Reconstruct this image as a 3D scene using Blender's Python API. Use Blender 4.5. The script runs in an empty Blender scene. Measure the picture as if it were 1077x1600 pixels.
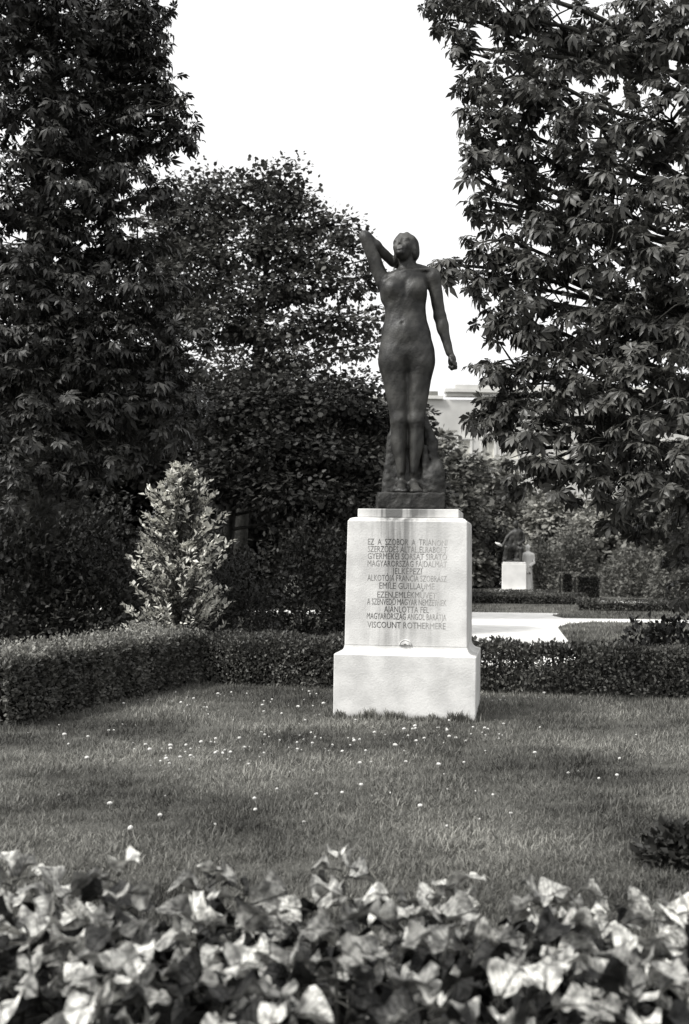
import bpy, math, random
import numpy as np
from mathutils import Matrix, Vector

random.seed(7)
rng = np.random.default_rng(7)
SC = bpy.context.scene
COL = SC.collection
PI = math.pi
R = math.radians

# ------------------------------------------------------------------ camera
FPX = 1870.0                      # focal length in photo pixels
EYE = 1.33
CAM_M = (Matrix.Translation((0, 0, EYE)) @ Matrix.Rotation(R(90 + 2.083), 4, 'X')
         @ Matrix.Rotation(R(0.8), 4, 'Z'))
cam = bpy.data.cameras.new('camera')
cam.sensor_fit = 'VERTICAL'
cam.sensor_height = 24.0
cam.lens = 24.0 * FPX / 1600.0
cam.clip_start = 0.05
cam.clip_end = 3000
cam.dof.use_dof = True
cam.dof.focus_distance = 10.0
cam.dof.aperture_fstop = 2.2
cam_o = bpy.data.objects.new('camera', cam)
cam_o.matrix_world = CAM_M
COL.objects.link(cam_o)
SC.camera = cam_o

# ------------------------------------------------------------------ light
SUN_DIR = Vector((-0.56, -0.31, 0.77)).normalized()      # towards the veiled sun
world = bpy.data.worlds.new('World')
SC.world = world
world.use_nodes = True
wn = world.node_tree.nodes
wl = world.node_tree.links
bg = wn['Background']
sky = wn.new('ShaderNodeTexSky')
sky.sky_type = 'NISHITA'
sky.sun_disc = False
sky.sun_elevation = math.asin(SUN_DIR.z)
sky.sun_rotation = math.atan2(SUN_DIR.x, SUN_DIR.y)
sky.air_density = 2.0
sky.dust_density = 6.0
bw = wn.new('ShaderNodeRGBToBW')
wl.new(sky.outputs[0], bw.inputs[0])
veil = wn.new('ShaderNodeMath')                           # even cloud veil over the whole dome
veil.operation = 'MULTIPLY_ADD'
veil.inputs[1].default_value = 0.30
veil.inputs[2].default_value = 4.2
wl.new(bw.outputs[0], veil.inputs[0])
wl.new(veil.outputs[0], bg.inputs[0])
bg.inputs[1].default_value = 0.13
sun_l = bpy.data.lights.new('sun', 'SUN')
sun_l.energy = 2.5
sun_l.angle = R(11)
sun_l.color = (1.0, 0.985, 0.955)
sun = bpy.data.objects.new('sun', sun_l)
sun.rotation_euler = SUN_DIR.to_track_quat('Z', 'Y').to_euler()
COL.objects.link(sun)

SC.view_settings.view_transform = 'Standard'
SC.view_settings.look = 'None'
SC.view_settings.gamma = 1
SC.view_settings.exposure = 0.85
SC.view_settings.use_curve_mapping = False
SC.render.engine = 'CYCLES'
SC.cycles.max_bounces = 6
SC.cycles.diffuse_bounces = 3
SC.cycles.glossy_bounces = 2
SC.cycles.transmission_bounces = 3
SC.cycles.transparent_max_bounces = 4


# ------------------------------------------------------------------ helpers
def ray(px, v):
    d = CAM_M.to_3x3() @ Vector((px - 538.5, 800.0 - v, -FPX))
    return d


def AT(px, v, Y):
    """point at depth Y seen at photo position (px, v)"""
    d = ray(px, v)
    t = Y / d.y
    return Vector((d.x * t, Y, EYE + d.z * t))


def G(px, v, z=0.0):
    """ground point seen at photo position (px, v)"""
    d = ray(px, v)
    t = (z - EYE) / d.z
    return Vector((d.x * t, d.y * t, z))


def project(P):
    """numpy (n,3) -> photo px, v, depth"""
    M = np.array(CAM_M.inverted())
    Q = P @ M[:3, :3].T + M[:3, 3]
    z = -Q[:, 2]
    zz = np.where(np.abs(z) < 1e-6, 1e-6, z)
    return 538.5 + FPX * Q[:, 0] / zz, 800.0 - FPX * Q[:, 1] / zz, z


def tag(o, label=None, cat=None, group=None, kind=None):
    if label: o['label'] = label
    if cat: o['category'] = cat
    if group: o['group'] = group
    if kind: o['kind'] = kind
    return o


def empty(name, loc, rotz=0.0):
    o = bpy.data.objects.new(name, None)
    o.location = loc
    o.rotation_euler = (0, 0, rotz)
    o.empty_display_size = 0.2
    COL.objects.link(o)
    return o


def link(name, me, parent=None, mat=None, smooth=False):
    if mat is not None and len(me.materials) == 0:
        me.materials.append(mat)
    if smooth:
        me.polygons.foreach_set('use_smooth', [True] * len(me.polygons))
    o = bpy.data.objects.new(name, me)
    COL.objects.link(o)
    if parent is not None:
        o.parent = parent
    return o


class MB:
    """collects simple shapes into one mesh"""
    def __init__(s):
        s.v = []; s.f = []

    def add(s, v, f):
        n = len(s.v)
        s.v += [tuple(p) for p in v]
        s.f += [tuple(i + n for i in q) for q in f]
        return s

    def box(s, x0, x1, y0, y1, z0, z1):
        return s.add([(x0, y0, z0), (x1, y0, z0), (x1, y1, z0), (x0, y1, z0),
                      (x0, y0, z1), (x1, y0, z1), (x1, y1, z1), (x0, y1, z1)],
                     [(3, 2, 1, 0), (4, 5, 6, 7), (0, 1, 5, 4), (1, 2, 6, 5), (2, 3, 7, 6), (3, 0, 4, 7)])

    def loft(s, rings, cap0=True, cap1=True):
        """rings: list of equal-length point lists"""
        n = len(s.v); k = len(rings[0])
        for r in rings: s.v += [tuple(p) for p in r]
        for i in range(len(rings) - 1):
            for j in range(k):
                a = n + i * k + j; b = n + i * k + (j + 1) % k
                s.f.append((a, b, b + k, a + k))
        if cap0: s.f.append(tuple(n + j for j in range(k))[::-1])
        if cap1: s.f.append(tuple(n + (len(rings) - 1) * k + j for j in range(k)))
        return s

    def tube(s, pts, rad, sides=6):
        pts = [Vector(p) for p in pts]
        rings = []
        for i, p in enumerate(pts):
            t = (pts[min(i + 1, len(pts) - 1)] - pts[max(i - 1, 0)]).normalized()
            a = t.cross(Vector((0.31, 0.95, 0.1))).normalized()
            b = t.cross(a)
            rr = rad[i] if hasattr(rad, '__len__') else rad
            rings.append([p + (a * math.cos(2 * PI * j / sides) + b * math.sin(2 * PI * j / sides)) * rr
                          for j in range(sides)])
        return s.loft(rings)

    def mesh(s, name):
        me = bpy.data.meshes.new(name)
        me.from_pydata(s.v, [], s.f)
        me.update()
        return me

    def build(s, name, mat, parent=None, smooth=False):
        return link(name, s.mesh(name), parent, mat, smooth)


def np_mesh(name, V, F):
    """V (n,3), F (m,k) -> mesh, fast"""
    me = bpy.data.meshes.new(name)
    V = np.ascontiguousarray(V, dtype=np.float32)
    F = np.ascontiguousarray(F, dtype=np.int32)
    m, k = F.shape
    me.vertices.add(len(V)); me.vertices.foreach_set('co', V.ravel())
    me.loops.add(m * k); me.loops.foreach_set('vertex_index', F.ravel())
    me.polygons.add(m); me.polygons.foreach_set('loop_start', np.arange(m, dtype=np.int32) * k)
    me.update(calc_edges=True)
    return me


def bevel_box_rings(hx, hy, z0, z1, b):
    """rounded-corner prism rings with softened top and bottom edges"""
    def ring(hx, hy, z, c):
        pts = []
        for sx, sy, a0 in ((1, 1, 0), (-1, 1, 90), (-1, -1, 180), (1, -1, 270)):
            for q in (0, 45, 90):
                a = R(a0 + q)
                pts.append((sx * (hx - c) + c * math.cos(a), sy * (hy - c) + c * math.sin(a), z))
        return pts
    return [ring(hx - b, hy - b, z0, b * .6), ring(hx, hy, z0 + b, b), ring(hx, hy, z1 - b, b), ring(hx - b, hy - b, z1, b * .6)]


def unit(a):
    return a / np.maximum(np.linalg.norm(a, axis=-1, keepdims=True), 1e-9)


def frames(d, n):
    """leaf frames: y along d, z near n; returns (N,3,3) with columns x,y,z"""
    d = unit(d)
    x = unit(np.cross(d, n))
    z = np.cross(x, d)
    return np.stack([x, d, z], axis=-1)


def cloud_arrays(T, F, P, RM, S):
    T = np.asarray(T, dtype=np.float32); F = np.asarray(F, dtype=np.int32)
    k = len(T)
    V = np.einsum('nij,kj->nki', RM.astype(np.float32), T) * S[:, None, None] + P[:, None, :]
    FF = F[None] + (np.arange(len(P)) * k)[:, None, None]
    return V.reshape(-1, 3), FF.reshape(-1, F.shape[1])


def merge(parts):
    V = []; F = []; n = 0
    for v, f in parts:
        V.append(v); F.append(f + n); n += len(v)
    return np.concatenate(V), np.concatenate(F)


_ph = rng.uniform(0, 6.28, (24, 1)); _kd = unit(rng.normal(size=(24, 3)))


def wob(P, scale, seed=0):
    """smooth pseudo noise in about [-1,1]"""
    P = np.asarray(P, dtype=np.float64) / scale
    o = 0
    for i in range(6):
        k = _kd[(i + seed * 5) % 24] * (1.0 + 0.45 * i)
        o = o + np.sin(P @ k * 3.1 + _ph[(i + seed * 3) % 24])
    return o / 3.4


# ------------------------------------------------------------------ materials
TINT = (1.0, 0.985, 0.90)


def node(nt, t, **kw):
    n = nt.nodes.new(t)
    for a, b in kw.items(): setattr(n, a, b)
    return n


def mat(name, lo, hi=None, rough=0.7, spec=0.3, scale=6.0, detail=5, coords='Object', island=0.0, objrand=0.0,
        trans=0.0, bump=0.0, bscale=30.0, contrast=(0.35, 0.65), tint=TINT, metal=0.0):
    """grey procedural material: noise between lo and hi, per-leaf variation, optional translucency"""
    hi = lo if hi is None else hi
    m = bpy.data.materials.new(name)
    m.use_nodes = True
    nt = m.node_tree
    L = nt.links.new
    p = nt.nodes['Principled BSDF']
    out = nt.nodes['Material Output']
    tc = node(nt, 'ShaderNodeTexCoord')
    nz = node(nt, 'ShaderNodeTexNoise')
    nz.inputs['Scale'].default_value = scale
    nz.inputs['Detail'].default_value = detail
    L(tc.outputs[coords], nz.inputs['Vector'])
    mr = node(nt, 'ShaderNodeMapRange')
    mr.inputs['From Min'].default_value = contrast[0]
    mr.inputs['From Max'].default_value = contrast[1]
    mr.inputs['To Min'].default_value = lo
    mr.inputs['To Max'].default_value = hi
    L(nz.outputs['Fac'], mr.inputs['Value'])
    val = mr.outputs[0]
    for amt, src, outn in ((island, 'ShaderNodeNewGeometry', 'Random Per Island'), (objrand, 'ShaderNodeObjectInfo', 'Random')):
        if amt:
            g = node(nt, src)
            r = node(nt, 'ShaderNodeMapRange')
            r.inputs['To Min'].default_value = 1 - amt
            r.inputs['To Max'].default_value = 1 + amt
            L(g.outputs[outn], r.inputs['Value'])
            mu = node(nt, 'ShaderNodeMath', operation='MULTIPLY')
            L(val, mu.inputs[0]); L(r.outputs[0], mu.inputs[1])
            val = mu.outputs[0]
    mx = node(nt, 'ShaderNodeVectorMath', operation='SCALE')
    mx.inputs[0].default_value = tint
    L(val, mx.inputs['Scale'])
    L(mx.outputs[0], p.inputs['Base Color'])
    p.inputs['Roughness'].default_value = rough
    p.inputs['Specular IOR Level'].default_value = spec
    p.inputs['Metallic'].default_value = metal
    if bump:
        n2 = node(nt, 'ShaderNodeTexNoise')
        n2.inputs['Scale'].default_value = bscale
        n2.inputs['Detail'].default_value = 6
        L(tc.outputs[coords], n2.inputs['Vector'])
        b = node(nt, 'ShaderNodeBump')
        b.inputs['Strength'].default_value = bump
        b.inputs['Distance'].default_value = 0.02
        L(n2.outputs['Fac'], b.inputs['Height'])
        L(b.outputs[0], p.inputs['Normal'])
    if trans:
        t = node(nt, 'ShaderNodeBsdfTranslucent')
        L(mx.outputs[0], t.inputs['Color'])
        ms = node(nt, 'ShaderNodeMixShader')
        ms.inputs[0].default_value = trans
        L(p.outputs[0], ms.inputs[1]); L(t.outputs[0], ms.inputs[2])
        L(ms.outputs[0], out.inputs['Surface'])
    return m


M = {}
M['lawn'] = mat('lawn_ground', 0.05, 0.11, 0.95, 0.1, 1.3, 8, bump=0.6, bscale=60)
M['grass'] = mat('grass_blades', 0.060, 0.25, 0.6, 0.25, 0.5, 8, island=0.65, trans=0.3, contrast=(.40, .60))
M['gravel'] = mat('gravel', 0.60, 0.74, 0.95, 0.1, 3.0, 10, bump=0.5, bscale=120, tint=(1, .99, .96))
M['soil'] = mat('soil', 0.012, 0.03, 1.0, 0.05, 14, 8, bump=1.0, bscale=40)
M['bark'] = mat('bark', 0.02, 0.05, 0.95, 0.1, 12, 8, bump=1.0, bscale=25)
M['bark_pale'] = mat('bark_pale', 0.012, 0.028, 0.95, 0.1, 12, 8, bump=1.0, bscale=25)
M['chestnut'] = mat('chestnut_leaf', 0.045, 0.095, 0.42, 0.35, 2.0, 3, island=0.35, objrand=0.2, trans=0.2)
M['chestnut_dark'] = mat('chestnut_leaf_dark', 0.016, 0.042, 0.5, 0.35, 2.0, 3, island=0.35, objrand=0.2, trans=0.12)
M['maple'] = mat('maple_leaf', 0.035, 0.085, 0.5, 0.3, 1.2, 3, island=0.4, trans=0.2)
M['dark_leaf'] = mat('dark_leaf', 0.018, 0.042, 0.55, 0.25, 1.2, 3, island=0.4, trans=0.1)
M['far_leaf'] = mat('far_leaf', 0.15, 0.31, 0.6, 0.2, 0.6, 3, island=0.4, trans=0.2)  # distance haze is put into this paler leaf colour
M['mid_leaf'] = mat('mid_leaf', 0.09, 0.19, 0.6, 0.2, 0.8, 3, island=0.4, trans=0.2)  # paler leaf tone; on the far trees it carries the haze
M['pale_leaf'] = mat('pale_shrub_leaf', 0.36, 0.72, 0.5, 0.3, 3.5, 3, island=0.45, trans=0.25)
M['old_leaf'] = mat('old_shrub_leaf', 0.05, 0.14, 0.5, 0.3, 3.5, 3, island=0.45, trans=0.15)
M['shoot'] = mat('pale_shoot_leaf', 0.12, 0.26, 0.5, 0.3, 3.0, 3, island=0.5, trans=0.25)  # paler leaf tone; on the hedge top it carries the sunlight
M['hedge'] = mat('hedge_leaf', 0.045, 0.11, 0.5, 0.3, 2.5, 3, island=0.5, trans=0.12)
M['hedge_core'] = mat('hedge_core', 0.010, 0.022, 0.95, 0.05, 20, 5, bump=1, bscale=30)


def bed_leaf_material(name, lo, hi, trans):
    """crinkled leaf: dark midrib and side veins, blotched blade, each leaf its own tone"""
    m = bpy.data.materials.new(name); m.use_nodes = True
    nt = m.node_tree; L = nt.links.new
    p = nt.nodes['Principled BSDF']; out = nt.nodes['Material Output']
    tc = node(nt, 'ShaderNodeTexCoord'); sp = node(nt, 'ShaderNodeSeparateXYZ'); oi = node(nt, 'ShaderNodeObjectInfo')
    L(tc.outputs['Generated'], sp.inputs[0])

    def mth(op, a, b=None, clamp=False):
        n = node(nt, 'ShaderNodeMath', operation=op); n.use_clamp = clamp
        for i, q in enumerate((a, b)):
            if q is None: continue
            if isinstance(q, (int, float)): n.inputs[i].default_value = q
            else: L(q, n.inputs[i])
        return n.outputs[0]

    def rg(v, a, b, c, d):
        n = node(nt, 'ShaderNodeMapRange'); n.interpolation_type = 'SMOOTHSTEP'
        for i, q in zip(('From Min', 'From Max', 'To Min', 'To Max'), (a, b, c, d)): n.inputs[i].default_value = q
        L(v, n.inputs['Value']); return n.outputs[0]
    ax = mth('ABSOLUTE', mth('SUBTRACT', sp.outputs[0], .5))
    mid = rg(ax, .012, .05, 1, 0)
    side = mth('ABSOLUTE', mth('SINE', mth('SUBTRACT', mth('MULTIPLY', sp.outputs[1], 19), mth('MULTIPLY', ax, 22))))
    vein = rg(side, 0.0, .30, .75, 0)
    off = node(nt, 'ShaderNodeVectorMath', operation='ADD')
    sc = node(nt, 'ShaderNodeVectorMath', operation='SCALE'); sc.inputs[0].default_value = (31, 17, 23)
    L(oi.outputs['Random'], sc.inputs['Scale'])
    L(tc.outputs['Generated'], off.inputs[0]); L(sc.outputs[0], off.inputs[1])
    nz = node(nt, 'ShaderNodeTexNoise'); nz.inputs['Scale'].default_value = 3.2; nz.inputs['Detail'].default_value = 5
    L(off.outputs[0], nz.inputs['Vector'])
    n2 = node(nt, 'ShaderNodeTexNoise'); n2.inputs['Scale'].default_value = 11; n2.inputs['Detail'].default_value = 4
    L(off.outputs[0], n2.inputs['Vector'])
    v = rg(nz.outputs['Fac'], .36, .62, lo, hi)
    v = mth('MULTIPLY', v, rg(oi.outputs['Random'], 0, 1, .36, 1.25))
    v = mth('MULTIPLY', v, rg(mth('MAXIMUM', mid, mth('MULTIPLY', vein, .7)), 0, 1, 1, .5))
    v = mth('MULTIPLY', v, rg(n2.outputs['Fac'], .3, .7, .82, 1.1))
    mx = node(nt, 'ShaderNodeVectorMath', operation='SCALE'); mx.inputs[0].default_value = (1, .99, .93)
    L(v, mx.inputs['Scale']); L(mx.outputs[0], p.inputs['Base Color'])
    p.inputs['Roughness'].default_value = .5; p.inputs['Specular IOR Level'].default_value = .3
    b = node(nt, 'ShaderNodeBump'); b.inputs['Strength'].default_value = .8; b.inputs['Distance'].default_value = .012
    h = mth('SUBTRACT', mth('MULTIPLY', n2.outputs['Fac'], .7), mth('MAXIMUM', mid, vein))
    L(h, b.inputs['Height']); L(b.outputs[0], p.inputs['Normal'])
    t = node(nt, 'ShaderNodeBsdfTranslucent'); L(mx.outputs[0], t.inputs['Color'])
    ms = node(nt, 'ShaderNodeMixShader'); ms.inputs[0].default_value = trans
    L(p.outputs[0], ms.inputs[1]); L(t.outputs[0], ms.inputs[2]); L(ms.outputs[0], out.inputs['Surface'])
    return m


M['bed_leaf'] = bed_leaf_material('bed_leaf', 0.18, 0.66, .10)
M['bed_leaf_shaded'] = bed_leaf_material('bed_leaf_shaded', 0.010, 0.045, .06)  # near-black copy, shade inside the plants put into the colour
M['stem'] = mat('stem', 0.02, 0.05, 0.7, 0.2, 20, 3)
M['petal'] = mat('petal', 0.38, 0.62, 0.7, 0.2, 50, 3, tint=(1, .99, .95))
M['far_stone'] = mat('far_stone', 0.60, 0.72, 0.8, 0.2, 2.5, 6, tint=(1, .99, .96))
M['facade'] = mat('facade', 0.42, 0.54, 0.9, 0.2, 0.6, 8, tint=(1, .99, .95), bump=.2, bscale=4)
M['facade_trim'] = mat('facade_trim', 0.52, 0.62, 0.9, 0.2, 1.5, 5, tint=(1, .99, .95))
M['slate'] = mat('slate', 0.12, 0.18, 0.7, 0.3, 3, 5)
M['window_glass'] = mat('window_glass', 0.42, 0.55, 0.15, 0.5, 1.0, 2)
M['frame_white'] = mat('frame_white', 0.6, 0.7, 0.6, 0.3, 4, 2)
M['bronze'] = mat('bronze', 0.006, 0.050, 0.52, 0.4, 7.0, 10, bump=0.2, bscale=60, contrast=(.36, .66), tint=(1, .98, .9))
M['bronze_rough'] = mat('bronze_rough', 0.008, 0.032, 0.6, 0.35, 12.0, 9, bump=0.4, bscale=40, contrast=(.36, .66), tint=(1, .98, .9))


def stone_material():
    """pale limestone with rain streaks running down the middle of the front"""
    m = bpy.data.materials.new('pedestal_stone')
    m.use_nodes = True
    nt = m.node_tree; L = nt.links.new
    p = nt.nodes['Principled BSDF']
    tc = node(nt, 'ShaderNodeTexCoord')
    sep = node(nt, 'ShaderNodeSeparateXYZ')
    L(tc.outputs['Object'], sep.inputs[0])

    def math_(op, a, b=None, c=None, clamp=False):
        n = node(nt, 'ShaderNodeMath', operation=op)
        n.use_clamp = clamp
        for i, q in enumerate((a, b, c)):
            if q is None: continue
            if isinstance(q, (int, float)): n.inputs[i].default_value = q
            else: L(q, n.inputs[i])
        return n.outputs[0]

    def rng_(v, a, b, c, d):
        n = node(nt, 'ShaderNodeMapRange')
        n.interpolation_type = 'SMOOTHSTEP'
        for i, q in zip(('From Min', 'From Max', 'To Min', 'To Max'), (a, b, c, d)): n.inputs[i].default_value = q
        L(v, n.inputs['Value'])
        return n.outputs[0]

    fine = node(nt, 'ShaderNodeTexNoise'); fine.inputs['Scale'].default_value = 5; fine.inputs['Detail'].default_value = 9
    L(tc.outputs['Object'], fine.inputs['Vector'])
    speck = node(nt, 'ShaderNodeTexNoise'); speck.inputs['Scale'].default_value = 70; speck.inputs['Detail'].default_value = 4
    L(tc.outputs['Object'], speck.inputs['Vector'])
    mp = node(nt, 'ShaderNodeMapping'); mp.inputs['Scale'].default_value = (9.0, 9.0, 0.35)
    L(tc.outputs['Object'], mp.inputs['Vector'])
    strk = node(nt, 'ShaderNodeTexNoise'); strk.inputs['Scale'].default_value = 1.6; strk.inputs['Detail'].default_value = 6
    L(mp.outputs[0], strk.inputs['Vector'])
    # where water has run off the bronze: a band left of centre, fading downwards
    xc = math_('ADD', sep.outputs[0], 0.10)
    band = rng_(math_('ABSOLUTE', xc), 0.03, 0.24, 1.0, 0.0)
    wide = rng_(math_('ABSOLUTE', math_('ADD', sep.outputs[0], 0.03)), 0.25, 0.42, 1.0, 0.0)
    high = rng_(sep.outputs[2], 0.55, 1.55, 0.25, 1.0)
    onshaft = rng_(sep.outputs[2], 0.56, 0.62, 0.0, 1.0)
    s = rng_(strk.outputs['Fac'], 0.34, 0.66, 0.12, 1.0)
    stain = math_('MULTIPLY', math_('MULTIPLY', band, high), math_('MULTIPLY', s, onshaft))
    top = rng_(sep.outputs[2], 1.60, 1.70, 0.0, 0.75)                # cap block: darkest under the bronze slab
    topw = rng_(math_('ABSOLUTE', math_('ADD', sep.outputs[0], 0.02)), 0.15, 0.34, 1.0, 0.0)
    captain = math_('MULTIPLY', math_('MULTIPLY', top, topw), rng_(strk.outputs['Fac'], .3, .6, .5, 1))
    base = rng_(fine.outputs['Fac'], 0.32, 0.68, 0.50, 0.65)
    base = math_('MULTIPLY', base, rng_(speck.outputs['Fac'], 0.3, 0.5, 0.94, 1.0))
    soft = math_('MULTIPLY', math_('MULTIPLY', wide, onshaft), rng_(strk.outputs['Fac'], .35, .65, .04, .26))
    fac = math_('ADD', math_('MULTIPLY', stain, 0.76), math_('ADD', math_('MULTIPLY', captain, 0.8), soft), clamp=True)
    # splash line near the grass
    low = rng_(math_('ADD', sep.outputs[2], math_('MULTIPLY', fine.outputs['Fac'], 0.10)), 0.05, 0.13, 0.35, 0.0)
    fac = math_('MAXIMUM', fac, low)
    mixv = node(nt, 'ShaderNodeMix'); mixv.data_type = 'FLOAT'
    L(fac, mixv.inputs[0]); L(base, mixv.inputs[2]); mixv.inputs[3].default_value = 0.13
    sc = node(nt, 'ShaderNodeVectorMath', operation='SCALE')
    sc.inputs[0].default_value = (1, 0.992, 0.965)
    L(mixv.outputs[0], sc.inputs['Scale'])
    L(sc.outputs[0], p.inputs['Base Color'])
    p.inputs['Roughness'].default_value = 0.75
    p.inputs['Specular IOR Level'].default_value = 0.25
    b = node(nt, 'ShaderNodeBump'); b.inputs['Strength'].default_value = 0.25; b.inputs['Distance'].default_value = 0.01
    L(speck.outputs['Fac'], b.inputs['Height']); L(b.outputs[0], p.inputs['Normal'])
    return m


def letter_material():
    """worn dark paint in the letters, strongest where rain water has run over them"""
    m = bpy.data.materials.new('worn_lettering'); m.use_nodes = True
    nt = m.node_tree; L = nt.links.new
    p = nt.nodes['Principled BSDF']
    tc = node(nt, 'ShaderNodeTexCoord'); sp = node(nt, 'ShaderNodeSeparateXYZ'); L(tc.outputs['Object'], sp.inputs[0])
    nz = node(nt, 'ShaderNodeTexNoise'); nz.inputs['Scale'].default_value = 11; nz.inputs['Detail'].default_value = 4
    L(tc.outputs['Object'], nz.inputs['Vector'])
    a = node(nt, 'ShaderNodeMath', operation='ADD'); a.inputs[1].default_value = .10; L(sp.outputs[0], a.inputs[0])
    ab = node(nt, 'ShaderNodeMath', operation='ABSOLUTE'); L(a.outputs[0], ab.inputs[0])
    r1 = node(nt, 'ShaderNodeMapRange')
    for i, q in zip(('From Min', 'From Max', 'To Min', 'To Max'), (.05, .36, .055, .33)): r1.inputs[i].default_value = q
    L(ab.outputs[0], r1.inputs['Value'])
    r2 = node(nt, 'ShaderNodeMapRange')
    for i, q in zip(('From Min', 'From Max', 'To Min', 'To Max'), (.38, .62, .75, 1.45)): r2.inputs[i].default_value = q
    L(nz.outputs['Fac'], r2.inputs['Value'])
    mu = node(nt, 'ShaderNodeMath', operation='MULTIPLY'); L(r1.outputs[0], mu.inputs[0]); L(r2.outputs[0], mu.inputs[1])
    sc = node(nt, 'ShaderNodeVectorMath', operation='SCALE'); sc.inputs[0].default_value = (1, .985, .95)
    L(mu.outputs[0], sc.inputs['Scale']); L(sc.outputs[0], p.inputs['Base Color'])
    p.inputs['Roughness'].default_value = .8
    return m


M['stone'] = stone_material()
M['letter'] = letter_material()

# ------------------------------------------------------------------ ground
PED = Vector((0.585, 10.345, 0.0))
PED_ROT = R(-8.4)


def sheet(name, pts, z, mat_, kind='structure'):
    me = bpy.data.meshes.new(name)
    me.from_pydata([(p[0], p[1], z) for p in pts], [], [tuple(range(len(pts)))])
    me.update()
    if me.polygons[0].normal.z < 0: me.flip_normals()
    o = link(name, me, None, mat_)
    o['kind'] = kind
    return o


sheet('lawn', [(-900, -300), (900, -300), (900, 1500), (-900, 1500)], 0.0, M['lawn'])


def smooth_poly(pts, n=6):
    """Catmull-Rom through ground points"""
    out = []
    k = len(pts)
    for i in range(k):
        p0, p1, p2, p3 = pts[i - 1], pts[i], pts[(i + 1) % k], pts[(i + 2) % k]
        for j in range(n):
            t = j / n
            out.append(0.5 * ((2 * p1) + (p2 - p0) * t + (2 * p0 - 5 * p1 + 4 * p2 - p3) * t * t
                              + (3 * p1 - p0 - 3 * p2 + p3) * t ** 3))
    return out


plaza = [G(*p) for p in ((560, 1044), (700, 1044), (860, 1044), (905, 1030), (893, 1008), (880, 992), (872, 981), (886, 975),
                         (925, 972), (1010, 973), (1120, 975), (1120, 969.5), (1010, 968), (930, 967), (880, 966),
                         (862, 962), (876, 958.5), (800, 957.5), (720, 956.5), (600, 955), (430, 953), (250, 951),
                         (60, 949), (60, 953), (250, 955.5), (430, 958), (540, 962), (590, 985), (575, 1020))]
sheet('gravel_path', plaza, 0.004, M['gravel'])
sheet('gravel_path', [G(*p) for p in ((-260, 1004), (-60, 1007), (70, 1010), (90, 1016), (-60, 1019), (-260, 1016))], 0.004, M['gravel'])
sheet('gravel_path', [G(*p) for p in ((936, 936.5), (1140, 939), (1140, 944), (936, 941.5))], 0.004, M['gravel'])
sheet('gravel_path', [G(*p) for p in ((930, 921.5), (1140, 924.5), (1140, 927), (930, 924))], 0.004, M['gravel'])
sheet('flower_bed_soil', [(-2.4, 2.1), (2.4, 2.1), (2.4, 3.70), (-2.4, 3.76)], 0.005, M['soil'])

# ------------------------------------------------------------------ pedestal
ped = empty('pedestal', PED, PED_ROT)
tag(ped, 'white stone pedestal with carved inscription and dark rain streaks under the bronze statue', 'pedestal')
HW, HD = 0.583, 0.55
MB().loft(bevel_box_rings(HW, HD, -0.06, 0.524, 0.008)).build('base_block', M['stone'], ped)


def rect_ring(hx, hy, z):
    return [(hx, hy, z), (-hx, hy, z), (-hx, -hy, z), (hx, -hy, z)]


rings = []
for i in range(9):                                  # hollow moulding between base and shaft
    t = i / 8
    inset = 0.010 + 0.066 * math.sin(t * PI / 2)
    rings.append(rect_ring(HW - inset, HD - inset, 0.5245 + 0.066 * (1 - math.cos(t * PI / 2))))
MB().loft(rings).build('moulding', M['stone'], ped)
sh = MB()
sr = []
for z, hw, hd, b in ((0.590, .502, .469, .004), (0.596, .506, .473, .008), (1.2, .501, .468, .008), (1.618, .496, .463, .008), (1.628, .488, .455, .006)):
    ring = []
    for sx, sy, a0 in ((1, 1, 0), (-1, 1, 90), (-1, -1, 180), (1, -1, 270)):
        for q in (0, 45, 90):
            a = R(a0 + q)
            ring.append((sx * (hw - b) + b * math.cos(a), sy * (hd - b) + b * math.sin(a), z))
    sr.append(ring)
sh.loft(sr).build('shaft', M['stone'], ped)
rings = []
for i in range(6):
    t = i / 5
    inset = 0.066 * (1 - math.cos(t * PI / 2))
    rings.append(rect_ring(.486 - inset, .453 - inset, 1.6285 + 0.024 * math.sin(t * PI / 2)))
MB().loft(rings).build('neck_moulding', M['stone'], ped)
MB().loft(bevel_box_rings(.422, .392, 1.653, 1.725, 0.005)).build('cap_block', M['stone'], ped)

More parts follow.
